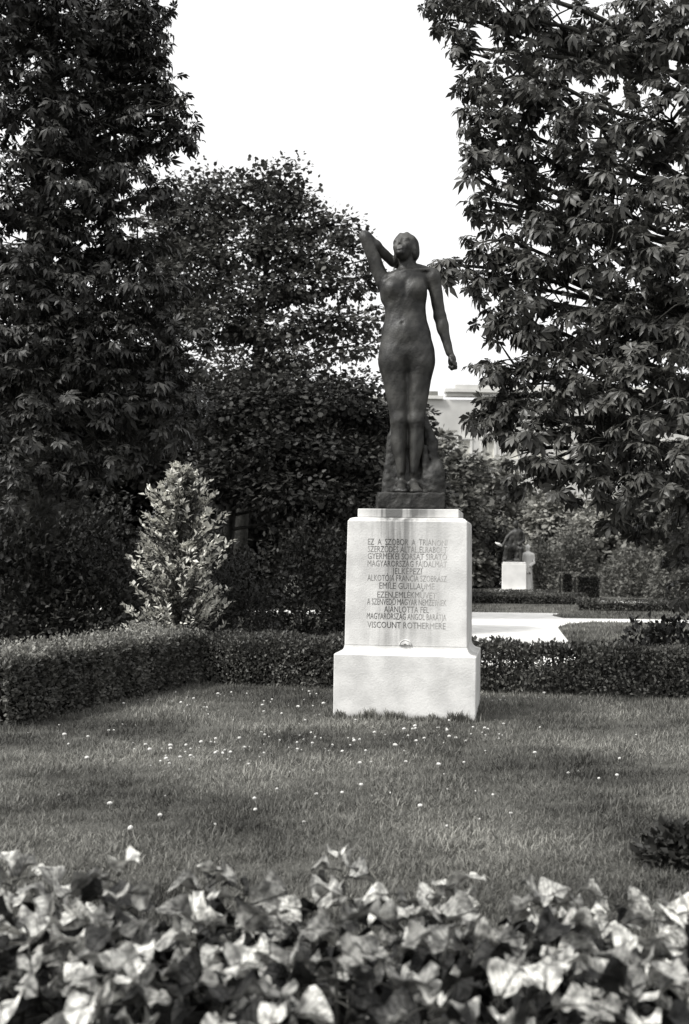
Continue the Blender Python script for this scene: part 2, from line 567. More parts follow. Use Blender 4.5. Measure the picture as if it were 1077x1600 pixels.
LINES = ['EZ  A  SZOBOR  A  TRIANONI', 'SZERZŐDÉS ÁLTAL ELRABOLT', 'GYERMEKEI SORSÁT SIRATÓ', 'MAGYARORSZÁG FÁJDALMÁT', 'JELKÉPEZI',
         'ALKOTÓJA FRANCIA SZOBRÁSZ', 'EMILE GUILLAUME', 'EZEN EMLÉKMŰVET', 'A SZENVEDŐ MAGYAR NEMZETNEK', 'AJÁNLOTTA FEL',
         'MAGYARORSZÁG ANGOL BARÁTJA', 'VISCOUNT ROTHERMERE']
LV = [847.5, 859, 870, 881.5, 893, 904, 916, 930, 941, 952.5, 963.5, 977]
LW = [124, 124, 124, 124, 46, 124, 86, 92, 124, 70, 124, 122]
for txt, v, wpx in zip(LINES, LV, LW):
    cu = bpy.data.curves.new('inscription_line', 'FONT')
    cu.body = txt
    cu.align_x = 'CENTER'; cu.align_y = 'CENTER'
    cu.size = 0.074
    cu.extrude = 0.0012
    cu.resolution_u = 2
    to = bpy.data.objects.new('inscription_line', cu)
    COL.objects.link(to)
    dg = bpy.context.evaluated_depsgraph_get()
    me = bpy.data.meshes.new_from_object(to.evaluated_get(dg))
    bpy.data.objects.remove(to)
    co = np.zeros(len(me.vertices) * 3, dtype=np.float32)
    me.vertices.foreach_get('co', co)
    co = co.reshape(-1, 3)
    w = co[:, 0].max() - co[:, 0].min()
    co[:, 0] -= (co[:, 0].max() + co[:, 0].min()) / 2
    co[:, 0] *= (wpx / 189.0) / w
    z = EYE + (869.4 - v) / 189.0
    yf = -(0.473 - (z - 0.596) * 0.010 / 1.02) - 0.0006
    wco = np.stack([co[:, 0] + 0.005, np.full(len(co), yf) - co[:, 2], co[:, 1] + z], axis=1)
    me.vertices.foreach_set('co', wco.astype(np.float32).ravel())
    me.update()
    me.materials.clear()
    link('inscription_line', me, ped, M['letter'])['kind'] = 'stuff'
# small half-round boss at the foot of the shaft
em = MB()
N = 14
prof = [(0.052, 0.0), (0.052, 0.010), (0.044, 0.016), (0.038, 0.010), (0.030, 0.018), (0.012, 0.022)]
rings = [[(r * math.cos(PI * j / N), -0.4735 - h, 0.604 + r * 0.85 * math.sin(PI * j / N)) for j in range(N + 1)] for r, h in prof]
for i in range(len(rings) - 1):
    n = len(em.v)
    em.v += rings[i] + rings[i + 1]
    for j in range(N): em.f.append((n + j, n + j + 1, n + N + 2 + j, n + N + 1 + j))
em.build('boss', M['stone'], ped, True)


# ------------------------------------------------------------------ sculpting by distance field
class SDF:
    def __init__(s, lo, hi, h):
        s.h = h
        s.lo = np.array(lo, dtype=np.float32)
        s.n = [int((b - a) / h) + 2 for a, b in zip(lo, hi)]
        s.D = np.full(s.n, 0.5, dtype=np.float32)

    def _box(s, lo, hi, pad):
        i0 = [max(0, int((l - pad - o) / s.h)) for l, o in zip(lo, s.lo)]
        i1 = [min(n, int((q + pad - o) / s.h) + 2) for q, o, n in zip(hi, s.lo, s.n)]
        sl = tuple(slice(a, max(a, b)) for a, b in zip(i0, i1))
        ax = [s.lo[k] + s.h * np.arange(sl[k].start, sl[k].stop, dtype=np.float32) for k in range(3)]
        return sl, np.meshgrid(*ax, indexing='ij', sparse=True)

    def _mix(s, sl, d, k, cut):
        a = s.D[sl]
        if a.size == 0: return
        if cut:
            q = -d
            h = np.clip(0.5 - 0.5 * (a - q) / k, 0, 1)
            s.D[sl] = a * (1 - h) + q * h + k * h * (1 - h)
        else:
            h = np.clip(0.5 + 0.5 * (d - a) / k, 0, 1)
            s.D[sl] = d * (1 - h) + a * h - k * h * (1 - h)

    def cap(s, a, b, ra, rb=None, k=0.03, ky=1.0, cut=False):
        rb = ra if rb is None else rb
        a = np.array(a, dtype=np.float32); b = np.array(b, dtype=np.float32)
        rm = max(ra, rb) * max(1, ky)
        sl, (X, Y, Z) = s._box(np.minimum(a, b) - rm, np.maximum(a, b) + rm, k + 0.05)
        ab = b - a
        px, py, pz = X - a[0], (Y - a[1]) / ky, Z - a[2]
        aby = ab[1] / ky
        t = np.clip((px * ab[0] + py * aby + pz * ab[2]) / (ab[0] ** 2 + aby ** 2 + ab[2] ** 2 + 1e-9), 0, 1)
        d = np.sqrt((px - ab[0] * t) ** 2 + (py - aby * t) ** 2 + (pz - ab[2] * t) ** 2) - (ra + (rb - ra) * t)
        s._mix(sl, d.astype(np.float32), k, cut)
        return s

    def ell(s, c, r, k=0.03, rot=None, cut=False):
        c = np.array(c, dtype=np.float32)
        r = np.array(r if hasattr(r, '__len__') else (r, r, r), dtype=np.float32)
        m = float(r.max()) if rot is not None else r
        sl, (X, Y, Z) = s._box(c - m, c + m, k + 0.05)
        x, y, z = X - c[0], Y - c[1], Z - c[2]
        if rot is not None:
            q = np.array(rot)            # columns: local axes in world
            x, y, z = (x * q[0, 0] + y * q[1, 0] + z * q[2, 0], x * q[0, 1] + y * q[1, 1] + z * q[2, 1],
                       x * q[0, 2] + y * q[1, 2] + z * q[2, 2])
        k0 = np.sqrt((x / r[0]) ** 2 + (y / r[1]) ** 2 + (z / r[2]) ** 2)
        k1 = np.sqrt((x / r[0] ** 2) ** 2 + (y / r[1] ** 2) ** 2 + (z / r[2] ** 2) ** 2)
        d = k0 * (k0 - 1) / np.maximum(k1, 1e-5)
        s._mix(sl, d.astype(np.float32), k, cut)
        return s

    def roughen(s, amp, scale, seed=0):
        near = np.argwhere(np.abs(s.D) < 0.03)
        P = near * s.h + s.lo
        s.D[tuple(near.T)] += (amp * wob(P, scale, seed)).astype(np.float32)
        return s

    def mesh(s, name):
        D = s.D; h = s.h
        S = D < 0
        c = np.zeros([n - 1 for n in s.n], dtype=np.int8)
        for dx in (0, 1):
            for dy in (0, 1):
                for dz in (0, 1):
                    c += S[dx:s.n[0] - 1 + dx, dy:s.n[1] - 1 + dy, dz:s.n[2] - 1 + dz]
        act = np.argwhere((c > 0) & (c < 8))
        idx = np.full(c.shape, -1, dtype=np.int32)
        idx[tuple(act.T)] = np.arange(len(act))
        acc = np.zeros((len(act), 3)); cnt = np.zeros(len(act))
        corners = [(i, j, k) for i in (0, 1) for j in (0, 1) for k in (0, 1)]
        for p in corners:
            for ax in range(3):
                if p[ax]: continue
                q = list(p); q[ax] = 1
                A = D[tuple((act + np.array(p)).T)]; B = D[tuple((act + np.array(q)).T)]
                x = (A < 0) != (B < 0)
                t = A / np.where(x, A - B, 1)
                pos = np.tile(np.array(p, dtype=float), (len(act), 1)); pos[:, ax] += t
                acc[x] += pos[x]; cnt[x] += 1
        V = (act + acc / cnt[:, None]) * h + s.lo
        faces = []
        for ax in range(3):
            a, b = [(1, 2), (2, 0), (0, 1)][ax]
            n0 = [slice(1, None)] * 3; n0[ax] = slice(0, -1)
            n1 = [slice(1, None)] * 3; n1[ax] = slice(1, None)
            A = S[tuple(n0)]; B = S[tuple(n1)]
            e = np.argwhere(A != B)
            if len(e) == 0: continue
            fl = A[tuple(e.T)]
            off = np.ones(3, dtype=int); off[ax] = 0
            e = e + off
            def cell(da, db):
                q = e.copy(); q[:, a] += da; q[:, b] += db
                ok = np.all((q >= 0) & (q < np.array(c.shape)), axis=1)
                r = np.full(len(q), -1)
                r[ok] = idx[tuple(q[ok].T)]
                return r
            Q = np.stack([cell(-1, -1), cell(0, -1), cell(0, 0), cell(-1, 0)], axis=1)
            ok = np.all(Q >= 0, axis=1)
            Q = Q[ok]; fl = fl[ok]
            Q[~fl] = Q[~fl][:, ::-1]
            faces.append(Q)
        return np_mesh(name, V, np.concatenate(faces))


STX, STY, STZ = 0.556, 10.30, 1.865                  # statue origin: on top of the bronze slab
SPX = FPX / STY


def J(px, v, y=0.0):
    """sculpting coordinates measured off the photograph, in metres from the slab's centre"""
    return (((px - 639) - (773 - v) * 0.014) / SPX, y, (773 - v) / SPX)


statue = empty('bronze_statue', (STX, STY, STZ))
tag(statue, 'dark bronze statue of a standing woman with one arm raised behind her head', 'statue')

b = SDF((-0.52, -0.34, -0.03), (0.48, 0.36, 2.34), 0.0068)
# trunk
b.ell(J(635.5, 549), (.205, .140, .155), .04)
b.ell(J(613, 556), (.118, .125, .20), .06).ell(J(658, 556), (.116, .125, .20), .06)
b.ell(J(634, 517, -.005), (.210, .132, .16), .07)
b.ell(J(634, 490, 0), (.176, .120, .14), .06)
b.ell(J(632, 460, 0), (.196, .138, .185), .06)
b.ell(J(637, 434, .005), (.195, .108, .10), .05)
b.ell(J(612.5, 452, -.078), (.080, .068, .078), .055).ell(J(651, 452, -.078), (.080, .068, .078), .055)
b.ell(J(617, 562, .085), (.11, .11, .13), .05).ell(J(655, 562, .085), (.11, .11, .13), .05)
b.ell(J(633, 522, -.085), (.10, .06, .10), .05)
b.ell(J(627, 508, -.150), (.012, .022, .014), .016, cut=True)                     # navel
b.cap(J(632, 440, -.135), J(632, 468, -.15), .010, .008, .03, cut=True)            # breastbone furrow
b.cap(J(604, 552, -.165), J(632, 577, -.150), .016, .024, .035, cut=True)            # groin folds
b.cap(J(667, 552, -.165), J(636, 577, -.150), .016, .024, .035, cut=True)
# neck, shoulders
b.cap(J(635, 424, .015), J(635, 398, .02), .068, .062, .03)
b.cap(J(642, 414, .02), J(676, 426, .01), .050, .056, .035)
b.cap(J(630, 429, .02), J(604, 441, .01), .046, .056, .03)
b.cap(J(634, 423, -.075), J(668, 421, -.055), .014, .012, .022)                   # collar bones
b.cap(J(630, 425, -.075), J(604, 433, -.050), .014, .012, .022)
b.cap(J(634, 421, -.06), J(644, 400, -.02), .014, .012, .02)                      # neck tendon
# hanging arm
b.ell(J(676.5, 431, 0), (.062, .068, .075), .035)
b.cap(J(678, 432, 0), J(688, 492, .02), .062, .050, .03)
b.cap(J(688, 492, .02), J(702.5, 550, -.01), .053, .034, .025)
b.ell(J(692, 508, .01), (.050, .054, .075), .025)
hand = J(706.5, 562, -.01)
b.ell(hand, (.036, .047, .058), .018)
for i, (dy, ln) in enumerate(((-.045, .9), (-.018, 1.0), (.010, .95), (.036, .8))):     # four fingers curled back
    k1 = (hand[0] + .026, dy - .012, hand[2] - .030)
    k2 = (hand[0] + .030 * ln, dy - .016, hand[2] - .068 * ln)
    k3 = (hand[0] - .004, dy - .020, hand[2] - .078 * ln)
    k4 = (hand[0] - .026 * ln, dy - .016, hand[2] - .056)
    b.cap(k1, k2, .0150, .0140, .008).cap(k2, k3, .0138, .0125, .006).cap(k3, k4, .0125, .0105, .006)
t1 = (hand[0] - .018, -.050, hand[2] + .014); t2 = (hand[0] - .004, -.074, hand[2] - .022); t3 = (hand[0] + .014, -.078, hand[2] - .050)
b.cap(t1, t2, .018, .015, .012).cap(t2, t3, .0145, .0115, .006)
# raised arm
b.ell(J(597, 436, .01), (.052, .064, .062), .04)
b.cap(J(594, 428, .0), J(571.5, 372, -.03), .062, .053, .03)
b.cap(J(599, 442, .0), J(606, 462, .0), .040, .05, .06)
b.ell(J(568.5, 367, -.018), (.047, .047, .046), .025)
b.cap(J(571, 368, -.02), J(615, 403, .10), .047, .041, .018)
b.ell(J(586, 380, .02), (.056, .05, .047), .02)
wr = J(615, 403, .10)
b.ell((wr[0] + .05, wr[1] + .035, wr[2] - .005), (.060, .026, .046), .02)
for i, dz in enumerate((.042, .016, -.010, -.034)):
    b.cap((wr[0] + .085, wr[1] + .042, wr[2] + dz), (wr[0] + .135, wr[1] + .036, wr[2] + dz * 1.2), .014, .013, .008)
    b.cap((wr[0] + .135, wr[1] + .036, wr[2] + dz * 1.2), (wr[0] + .165, wr[1] + .010, wr[2] + dz * 1.2), .013, .011, .006)
b.cap((wr[0] + .02, wr[1] + .03, wr[2] + .04), (wr[0] + .055, wr[1] + .02, wr[2] + .085), .017, .012, .01)
# legs
b.cap(J(614.5, 568, 0), J(622.5, 655, 0), .119, .071, .05, 1.08)
b.cap(J(656.5, 568, 0), J(650, 655, 0), .117, .071, .05, 1.08)
b.cap(J(633.8, 580, -.150), J(635, 662, -.085), .036, .030, .026, cut=True)           # the legs part
b.cap(J(633.8, 590, .14), J(635, 662, .09), .034, .028, .026, cut=True)
for kx, cx, ax in ((622.5, 621.5, 627), (650, 651, 646)):
    b.ell(J(kx, 656, -.03), (.058, .055, .065), .035)
    b.cap(J(kx, 662, .0), J(ax, 744, .02), .068, .037, .03, 1.05)
    b.ell(J(cx, 690, .035), (.062, .070, .135), .04)
    b.cap(J(kx, 668, -.055), J(ax, 738, -.02), .018, .014, .03)                   # shin
    s = -1 if ax < 636 else 1
    a0 = J(ax, 744, .02)
    b.ell((a0[0], .035, .035), (.040, .050, .042), .03)                            # heel
    b.cap((a0[0], .0, .085), (a0[0] + s * .012, -.13, .036), .043, .034, .03)      # instep
    b.ell((a0[0] + s * .014, -.15, .026), (.052, .060, .028), .025)
    for i in range(5):
        tx = a0[0] + s * (.014 - .040 + .021 * i)
        rr = .018 - .002 * i
        b.cap((tx, -.185, .020), (tx + s * .003, -.225 + .011 * i, .016), rr, rr * .85, .010)
    b.ell((a0[0] + s * .036, .01, .085), .018, .02).ell((a0[0] - s * .034, .0, .092), .018, .02)
# head: thrown back and turned a little to her right
HM = Matrix.Rotation(R(-24), 3, 'Z') @ Matrix.Rotation(R(-27), 3, 'X') @ Matrix.Rotation(R(-4), 3, 'Y')
HC = Vector(J(632, 384.5, .0))
HS = 1.0


def H(x, y, z):
    return tuple(HC + HM @ (Vector((x, y, z)) * HS))


hm = [list(r) for r in HM]
b.ell(H(0, .025, .040), (.096, .120, .108), .02, hm)
b.ell(H(0, -.028, -.045), (.070, .080, .098), .03, hm)
b.ell(H(0, -.088, -.126), (.028, .022, .022), .03, hm)
b.ell(H(.050, -.060, -.038), (.026, .034, .030), .03, hm).ell(H(-.050, -.060, -.038), (.026, .034, .030), .03, hm)
b.cap(H(-.052, -.082, .026), H(.052, -.082, .026), .014, .014, .02)
b.ell(H(.036, -.116, .002), (.024, .012, .012), .014, hm, True).ell(H(-.036, -.116, .002), (.024, .012, .012), .014, hm, True)
b.ell(H(.036, -.092, .000), (.018, .012, .009), .006, hm).ell(H(-.036, -.092, .000), (.018, .012, .009), .006, hm)
b.cap(H(0, -.100, .020), H(0, -.118, -.040), .009, .0105, .014)
b.ell(H(.011, -.108, -.045), .007, .008).ell(H(-.011, -.108, -.045), .007, .008)
b.cap(H(-.022, -.0985, -.077), H(.022, -.0985, -.077), .0085, .0085, .014)
b.cap(H(-.018, -.0985, -.094), H(.018, -.0985, -.094), .009, .009, .014)
b.cap(H(-.026, -.1085, -.0855), H(.026, -.1085, -.0855), .0035, .0035, .006, cut=True)
b.cap(H(-.013, -.100, -.110), H(.013, -.100, -.110), .004, .004, .012, cut=True)
# hair, bobbed and swept back
b.ell(H(0, .032, .050), (.112, .118, .106), .012, hm)
b.ell(H(.088, .050, -.012), (.030, .062, .078), .02, hm).ell(H(-.084, .062, -.014), (.022, .055, .072), .02, hm)
b.ell(H(0, .095, -.03), (.085, .06, .085), .03, hm)
b.cap(H(.030, -.062, .112), H(.084, -.034, .052), .010, .014, .020).cap(H(.084, -.034, .052), H(.094, .006, -.02), .014, .016, .020)
b.cap(H(-.030, -.062, .112), H(-.080, -.034, .052), .010, .012, .020)
b.roughen(.0015, .07, 1)
link('figure', b.mesh('figure'), statue, M['bronze'], True)

r = SDF((-0.32, -0.12, -0.03), (0.40, 0.36, 0.80), 0.011)
r.cap(J(640, 660, .15), J(642, 765, .13), .075, .15, .04)
r.cap(J(659, 642, .09), J(674, 690, .11), .035, .055, .03).cap(J(674, 690, .11), J(678, 765, .11), .055, .085, .04)
r.ell(J(678, 757, .06), (.092, .12, .21), .04)
r.ell(J(686, 752, .03), (.048, .075, .18), .03)
r.cap(J(612, 680, .13), J(604, 768, .10), .035, .042, .03)
r.cap(J(620, 665, .15), J(614, 768, .12), .05, .06, .03)
r.cap(J(633, 690, .05), J(634, 768, .03), .022, .030, .03)
r.cap(J(664, 700, .02), J(664, 768, .0), .024, .034, .03)
r.roughen(.008, .12, 2).roughen(.004, .04, 3)
link('drapery', r.mesh('drapery'), statue, M['bronze_rough'], True)
sl = SDF((-0.36, -0.36, -0.16), (0.36, 0.36, 0.04), 0.011)
d = sl
X, Y, Z = np.meshgrid(*[d.lo[k] + d.h * np.arange(d.n[k]) for k in range(3)], indexing='ij', sparse=True)
qx, qy, qz = np.abs(X - .003) - .272, np.abs(Y) - .262, np.abs(Z + .068) - .060
d.D = (np.sqrt(np.maximum(qx, 0) ** 2 + np.maximum(qy, 0) ** 2 + np.maximum(qz, 0) ** 2)
       + np.minimum(np.maximum(np.maximum(qx, qy), qz), 0) - .010).astype(np.float32)
sl.roughen(.006, .09, 3).roughen(.003, .03, 1)
link('slab', sl.mesh('slab'), statue, M['bronze_rough'], True)

# ------------------------------------------------------------------ leaves
LEAFLET = [(0, 0, 0), (-.185, .64, .02), (.185, .64, .02), (0, .62, -.035), (0, 1.0, -.14)]
LEAFLET_F = [(0, 2, 3), (0, 3, 1), (3, 2, 4), (3, 4, 1)]


def palmate(seed, n=7, droop=.25):
    rr = random.Random(seed)
    V = []; F = []
    for i in range(n):
        a = R(-115 + 230 * i / (n - 1) + rr.uniform(-7, 7))
        ln = (0.58 + 0.42 * math.cos(a * .8)) * rr.uniform(.88, 1.08)
        k = len(V)
        dr = droop * rr.uniform(.5, 1.6)
        for (x, y, z) in LEAFLET:
            x *= ln * 1.12; y *= ln; z *= ln
            z -= dr * y * y + .03
            V.append((x * math.cos(a) + y * math.sin(a), -x * math.sin(a) + y * math.cos(a), z))
        F += [tuple(q + k for q in f) for f in LEAFLET_F]
    # leaf stalk
    k = len(V)
    V += [(-.012, 0, 0), (.012, 0, 0), (.0, -.62, .10)]
    F.append((k, k + 1, k + 2))
    return V, F


PALM = [palmate(s, n, d) for s, n, d in ((1, 7, .2), (2, 7, .45), (3, 5, .3), (4, 6, .6), (5, 7, .85), (6, 7, .1), (7, 5, .7), (8, 6, 1.1))]
FOLD = ([(0, 0, 0), (-.30, .45, .08), (.30, .45, .08), (0, 1, -.05)], [(0, 2, 3), (0, 3, 1)])
SLIM = ([(0, 0, 0), (-.18, .45, .06), (.18, .45, .06), (0, 1, -.08)], [(0, 2, 3), (0, 3, 1)])
STAR = ([(0, 0, 0), (-.50, .12, -.05), (-.50, .72, -.06), (0, .36, .04), (0, 1.05, -.10), (.50, .72, -.06), (.50, .12, -.05)],
        [(0, 3, 2), (0, 2, 1), (3, 4, 2), (0, 5, 3), (0, 6, 5), (3, 5, 4)])


def sphere_dirs(n):
    return unit(rng.normal(size=(n, 3)))


def clump_tips(clumps, density, hole=0.0, hole_scale=1.2, seed=0, inner=0.3):
    """clumps: (centre, radius, zsquash). Tips spread through each clump, thicker towards its skin."""
    P = []; O = []
    for c, rad, zs in clumps:
        n = max(6, int(density * rad ** 2 * 4))
        d = sphere_dirs(n)
        rr = rad * (inner + (1 - inner) * rng.uniform(0, 1, n) ** .55)
        q = d * rr[:, None]
        q[:, 2] *= zs
        P.append(np.array(c) + q); O.append(d)
    P = np.concatenate(P); O = np.concatenate(O)
    keep = wob(P, hole_scale, seed) > -1.0 + hole
    keep &= P[:, 2] > 0.15
    return P[keep], O[keep]


def leaf_set(P, O, per, size, droop=.35, up=1.0, jitter=.45, spread=.12):
    """several leaves round every twig tip"""
    n = len(P)
    P = np.repeat(P, per, axis=0); O = np.repeat(O, per, axis=0)
    N = len(P)
    rd = sphere_dirs(N); rd[:, 2] *= .45
    d = unit(O * .55 + rd * .95 + np.array([0, 0, -droop]))
    nrm = unit(np.array([0, 0, up]) + O * .45 + rng.normal(size=(N, 3)) * jitter)
    P = P + d * (spread * rng.uniform(.3, 1.2, N))[:, None]
    return P, frames(d, nrm), size * rng.uniform(.65, 1.2, N)


def leaf_mesh(name, P, RM, S, templates):
    parts = []
    which = rng.integers(0, len(templates), len(P))
    for i, (T, F) in enumerate(templates):
        m = which == i
        if m.any(): parts.append(cloud_arrays(T, F, P[m], RM[m], S[m]))
    return np_mesh(name, *merge(parts))


def limb(mb, a, b, r0, r1, sag=.12, seg=5, sides=6):
    a = Vector(a); b = Vector(b)
    pts = []; rad = []
    w = (b - a).length
    j = Vector((random.uniform(-1, 1), random.uniform(-1, 1), random.uniform(-.3, 1))) * sag * w
    for i in range(seg + 1):
        t = i / seg
        pts.append(a.lerp(b, t) + j * math.sin(PI * t) + Vector((random.uniform(-1, 1), random.uniform(-1, 1), random.uniform(-1, 1))) * .015 * w)
        rad.append(r0 + (r1 - r0) * t ** .8)
    mb.tube(pts, rad, sides)
    return pts


def tree(name, label, cat, base, height, r0, clumps, leafmat, barkmat, templates, size, density, per=4, hole=0., hole_scale=1.2,
         group=None, droop=.35, jitter=.45, spread=.12, singles=0, lean=(0, 0), inner=.3, up=1.0, fork=.35, seed=0):
    """trunk with limbs to every clump, leaves round the twig tips; the nearest leaves are separate parts"""
    base = Vector(base)
    root = empty(name, base)
    tag(root, label, cat, group)
    mb = MB()
    top = Vector((lean[0], lean[1], height))
    pts = []; rad = []
    for i in range(9):
        t = i / 8
        pts.append(top * t + Vector((math.sin(t * 5 + seed) * .05, math.cos(t * 4 + seed) * .05, 0)) * height * .12 - Vector((0, 0, .1 if i == 0 else 0)))
        rad.append(r0 * (1.35 if i == 0 else 1 - .75 * t))
    mb.tube(pts, rad, 10)
    mb.build('trunk', barkmat, root, True)
    br = MB()
    P, O = clump_tips(clumps, density, hole, hole_scale, seed, inner)
    for c, rad_, zs in clumps:
        c = Vector(c) - base
        t = min(1, max(fork, (c.z - .3 * (c.xy - top.xy).length) / height))
        i = t * 8
        a = pts[int(i)].lerp(pts[min(8, int(i) + 1)], i - int(i))
        limb(br, a, c, r0 * .27 * (1.1 - .6 * t), .014, .10, 6)
        near = np.nonzero(np.linalg.norm(P - np.array(c + base), axis=1) < rad_ * 1.05)[0]
        for k in rng.choice(near, min(14, len(near)), replace=False):
            limb(br, c * .9 + a * .1 if random.random() < .4 else c, Vector(P[k]) - base, .016, .004, .12, 3, 4)
    br.build('branches', barkmat, root, True)
    LP, LR, LS = leaf_set(P, O, per, size, droop, up, jitter, spread)
    keep = LP[:, 2] > .05
    LP, LR, LS = LP[keep], LR[keep], LS[keep]
    if singles:
        px, v, dep = project(LP)
        inn = (px > -5) & (px < 1082) & (v > -5) & (v < 1605)
        cand = np.argsort(np.where(inn, dep - .5 * LS, 1e6))[:singles]
        cand = cand[inn[cand]]
        ms = []
        for i, (T, F) in enumerate(templates):
            me = bpy.data.meshes.new('leaf'); me.from_pydata(T, [], F); me.update()
            me.materials.append(leafmat); ms.append(me)
        b3 = np.array(base)
        for k in cand:
            o = bpy.data.objects.new('leaf', ms[random.randrange(len(ms))])
            o.parent = root
            m = np.eye(4); m[:3, :3] = LR[k] * LS[k]; m[:3, 3] = LP[k] - b3
            o.matrix_local = Matrix(m.tolist())
            COL.objects.link(o)
        rest = np.ones(len(LP), bool); rest[cand] = False
        LP, LR, LS = LP[rest], LR[rest], LS[rest]
    me = leaf_mesh('foliage', LP - np.array(base), LR, LS, templates)
    f = link('foliage', me, root, leafmat)
    f['kind'] = 'stuff'
    return root


def CL(px, v, Y, r, zs=.8):
    return (AT(px, v, Y), r, zs)


# ---------------- right chestnut
rc = [CL(770, 30, 12.8, .48), CL(850, 40, 13.0, .55), CL(800, 120, 12.6, .50), CL(740, 130, 12.8, .24), CL(790, 215, 12.6, .44), CL(745, 235, 12.5, .20), CL(870, 150, 12.6, .5), CL(950, 60, 13.2, .6),
      CL(940, 200, 12.2, .5), CL(1040, 50, 12.6, .7), CL(1050, 190, 12.2, .6), CL(870, 255, 12.8, .45), CL(800, 300, 12.6, .36), CL(960, 300, 12.2, .55), CL(1060, 300, 12.0, .55),
      CL(880, 350, 12.4, .5), CL(785, 375, 12.4, .36), CL(715, 425, 12.5, .22), CL(770, 430, 12.5, .34), CL(850, 430, 12.2, .45), CL(950, 400, 12.0, .5), CL(1050, 410, 11.8, .6),
      CL(760, 500, 12.4, .28), CL(830, 515, 12.2, .45), CL(920, 500, 12.0, .5), CL(1010, 520, 11.7, .6), CL(1090, 500, 11.8, .6), CL(770, 570, 12.4, .28), CL(850, 590, 12.2, .45), CL(940, 600, 11.8, .55),
      CL(1040, 620, 11.4, .65), CL(775, 630, 12.4, .28), CL(860, 660, 12.0, .42), CL(950, 690, 11.7, .5), CL(1060, 720, 11.2, .55), CL(850, 725, 12.0, .26), CL(900, 735, 11.8, .32), CL(980, 750, 11.6, .38),
      CL(1060, 790, 11.3, .36), CL(803, 745, 12.1, .16), CL(695, 408, 12.6, .10), CL(752, 648, 12.4, .13), CL(795, 665, 12.4, .22), CL(815, 700, 12.2, .20), CL(720, -20, 12.9, .4), CL(690, 20, 12.9, .16), CL(720, 75, 12.8, .20), CL(735, 185, 12.6, .16), CL(728, 268, 12.5, .12), CL(755, 320, 12.5, .14),
      CL(1100, 800, 11.6, .4), CL(1010, 815, 11.8, .18), CL(1065, 850, 11.9, .24), CL(1085, 910, 12.3, .24), CL(960, 800, 11.8, .14)]
rc += [((4.6, 12.6, 8.0), 1.2, .8), ((5.4, 12.4, 6.2), 1.3, .8), ((5.6, 12.8, 4.2), 1.2, .8), ((5.4, 13, 2.6), 1.0, .8)]
tree('chestnut_tree', 'large horse chestnut tree with drooping fingered leaves filling the right side beside the statue', 'tree',
     (4.5, 13.2, 0), 7.5, .30, rc, M['chestnut'], M['bark'], PALM, .122, 42, per=5, hole=.44, hole_scale=.40, singles=300, droop=.5, spread=.10, jitter=.4, seed=1, inner=.2)

# ---------------- left chestnut
lc = [CL(60, 30, 15.0, .65), CL(150, 20, 15.0, .55), CL(215, 20, 15.2, .30), CL(20, 120, 14.6, .65), CL(110, 110, 15.0, .55), CL(190, 95, 15.2, .45), CL(245, 120, 15.2, .30),
      CL(60, 200, 14.4, .6), CL(150, 190, 14.8, .55), CL(225, 180, 15.0, .42), CL(275, 195, 15.2, .24), CL(293, 212, 15.2, .12), CL(250, 225, 15.2, .24),
      CL(10, 290, 14.2, .65), CL(100, 290, 14.4, .6), CL(180, 275, 14.8, .5), CL(235, 300, 15.0, .30), CL(50, 380, 14.0, .65), CL(140, 370, 14.4, .6), CL(215, 375, 14.8, .45),
      CL(10, 460, 13.6, .65), CL(90, 460, 13.8, .65), CL(180, 450, 14.2, .6), CL(255, 460, 14.6, .45), CL(40, 540, 13.4, .65), CL(130, 540, 13.8, .65), CL(215, 540, 14.1, .55),
      CL(285, 550, 14.4, .40), CL(20, 630, 13.2, .6), CL(110, 620, 13.4, .6), CL(190, 615, 13.8, .5), CL(265, 620, 14.2, .42), CL(60, 690, 13.0, .5), CL(150, 690, 13.4, .48), CL(235, 670, 13.9, .36),
      CL(228, 55, 15.2, .34), CL(248, 75, 15.3, .22), CL(262, 135, 15.2, .26), CL(262, 165, 15.0, .26), CL(210, 130, 15.4, .4), CL(200, 30, 15.5, .4), CL(240, 20, 15.6, .22), CL(170, 60, 15.8, .5), CL(120, 160, 15.8, .6), CL(180, 230, 15.8, .6),
      CL(10, 740, 12.8, .4), CL(110, 745, 13.2, .32), CL(295, 665, 14.2, .20)]
lc += [((-5.0, 14.8, 8.4), 1.3, .8), ((-5.8, 14.6, 6.0), 1.4, .8), ((-5.6, 14.4, 3.8), 1.3, .8), ((-4.4, 16.4, 4.2), 1.4, .8), ((-2.8, 16.2, 3.4), .9, .8)]
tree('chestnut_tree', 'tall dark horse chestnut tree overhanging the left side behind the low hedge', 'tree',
     (-3.9, 15.2, 0), 8.5, .32, lc, M['chestnut_dark'], M['bark'], PALM, .118, 44, per=5, hole=.30, hole_scale=.42, singles=300, droop=.32, spread=.12, jitter=.45, seed=2)

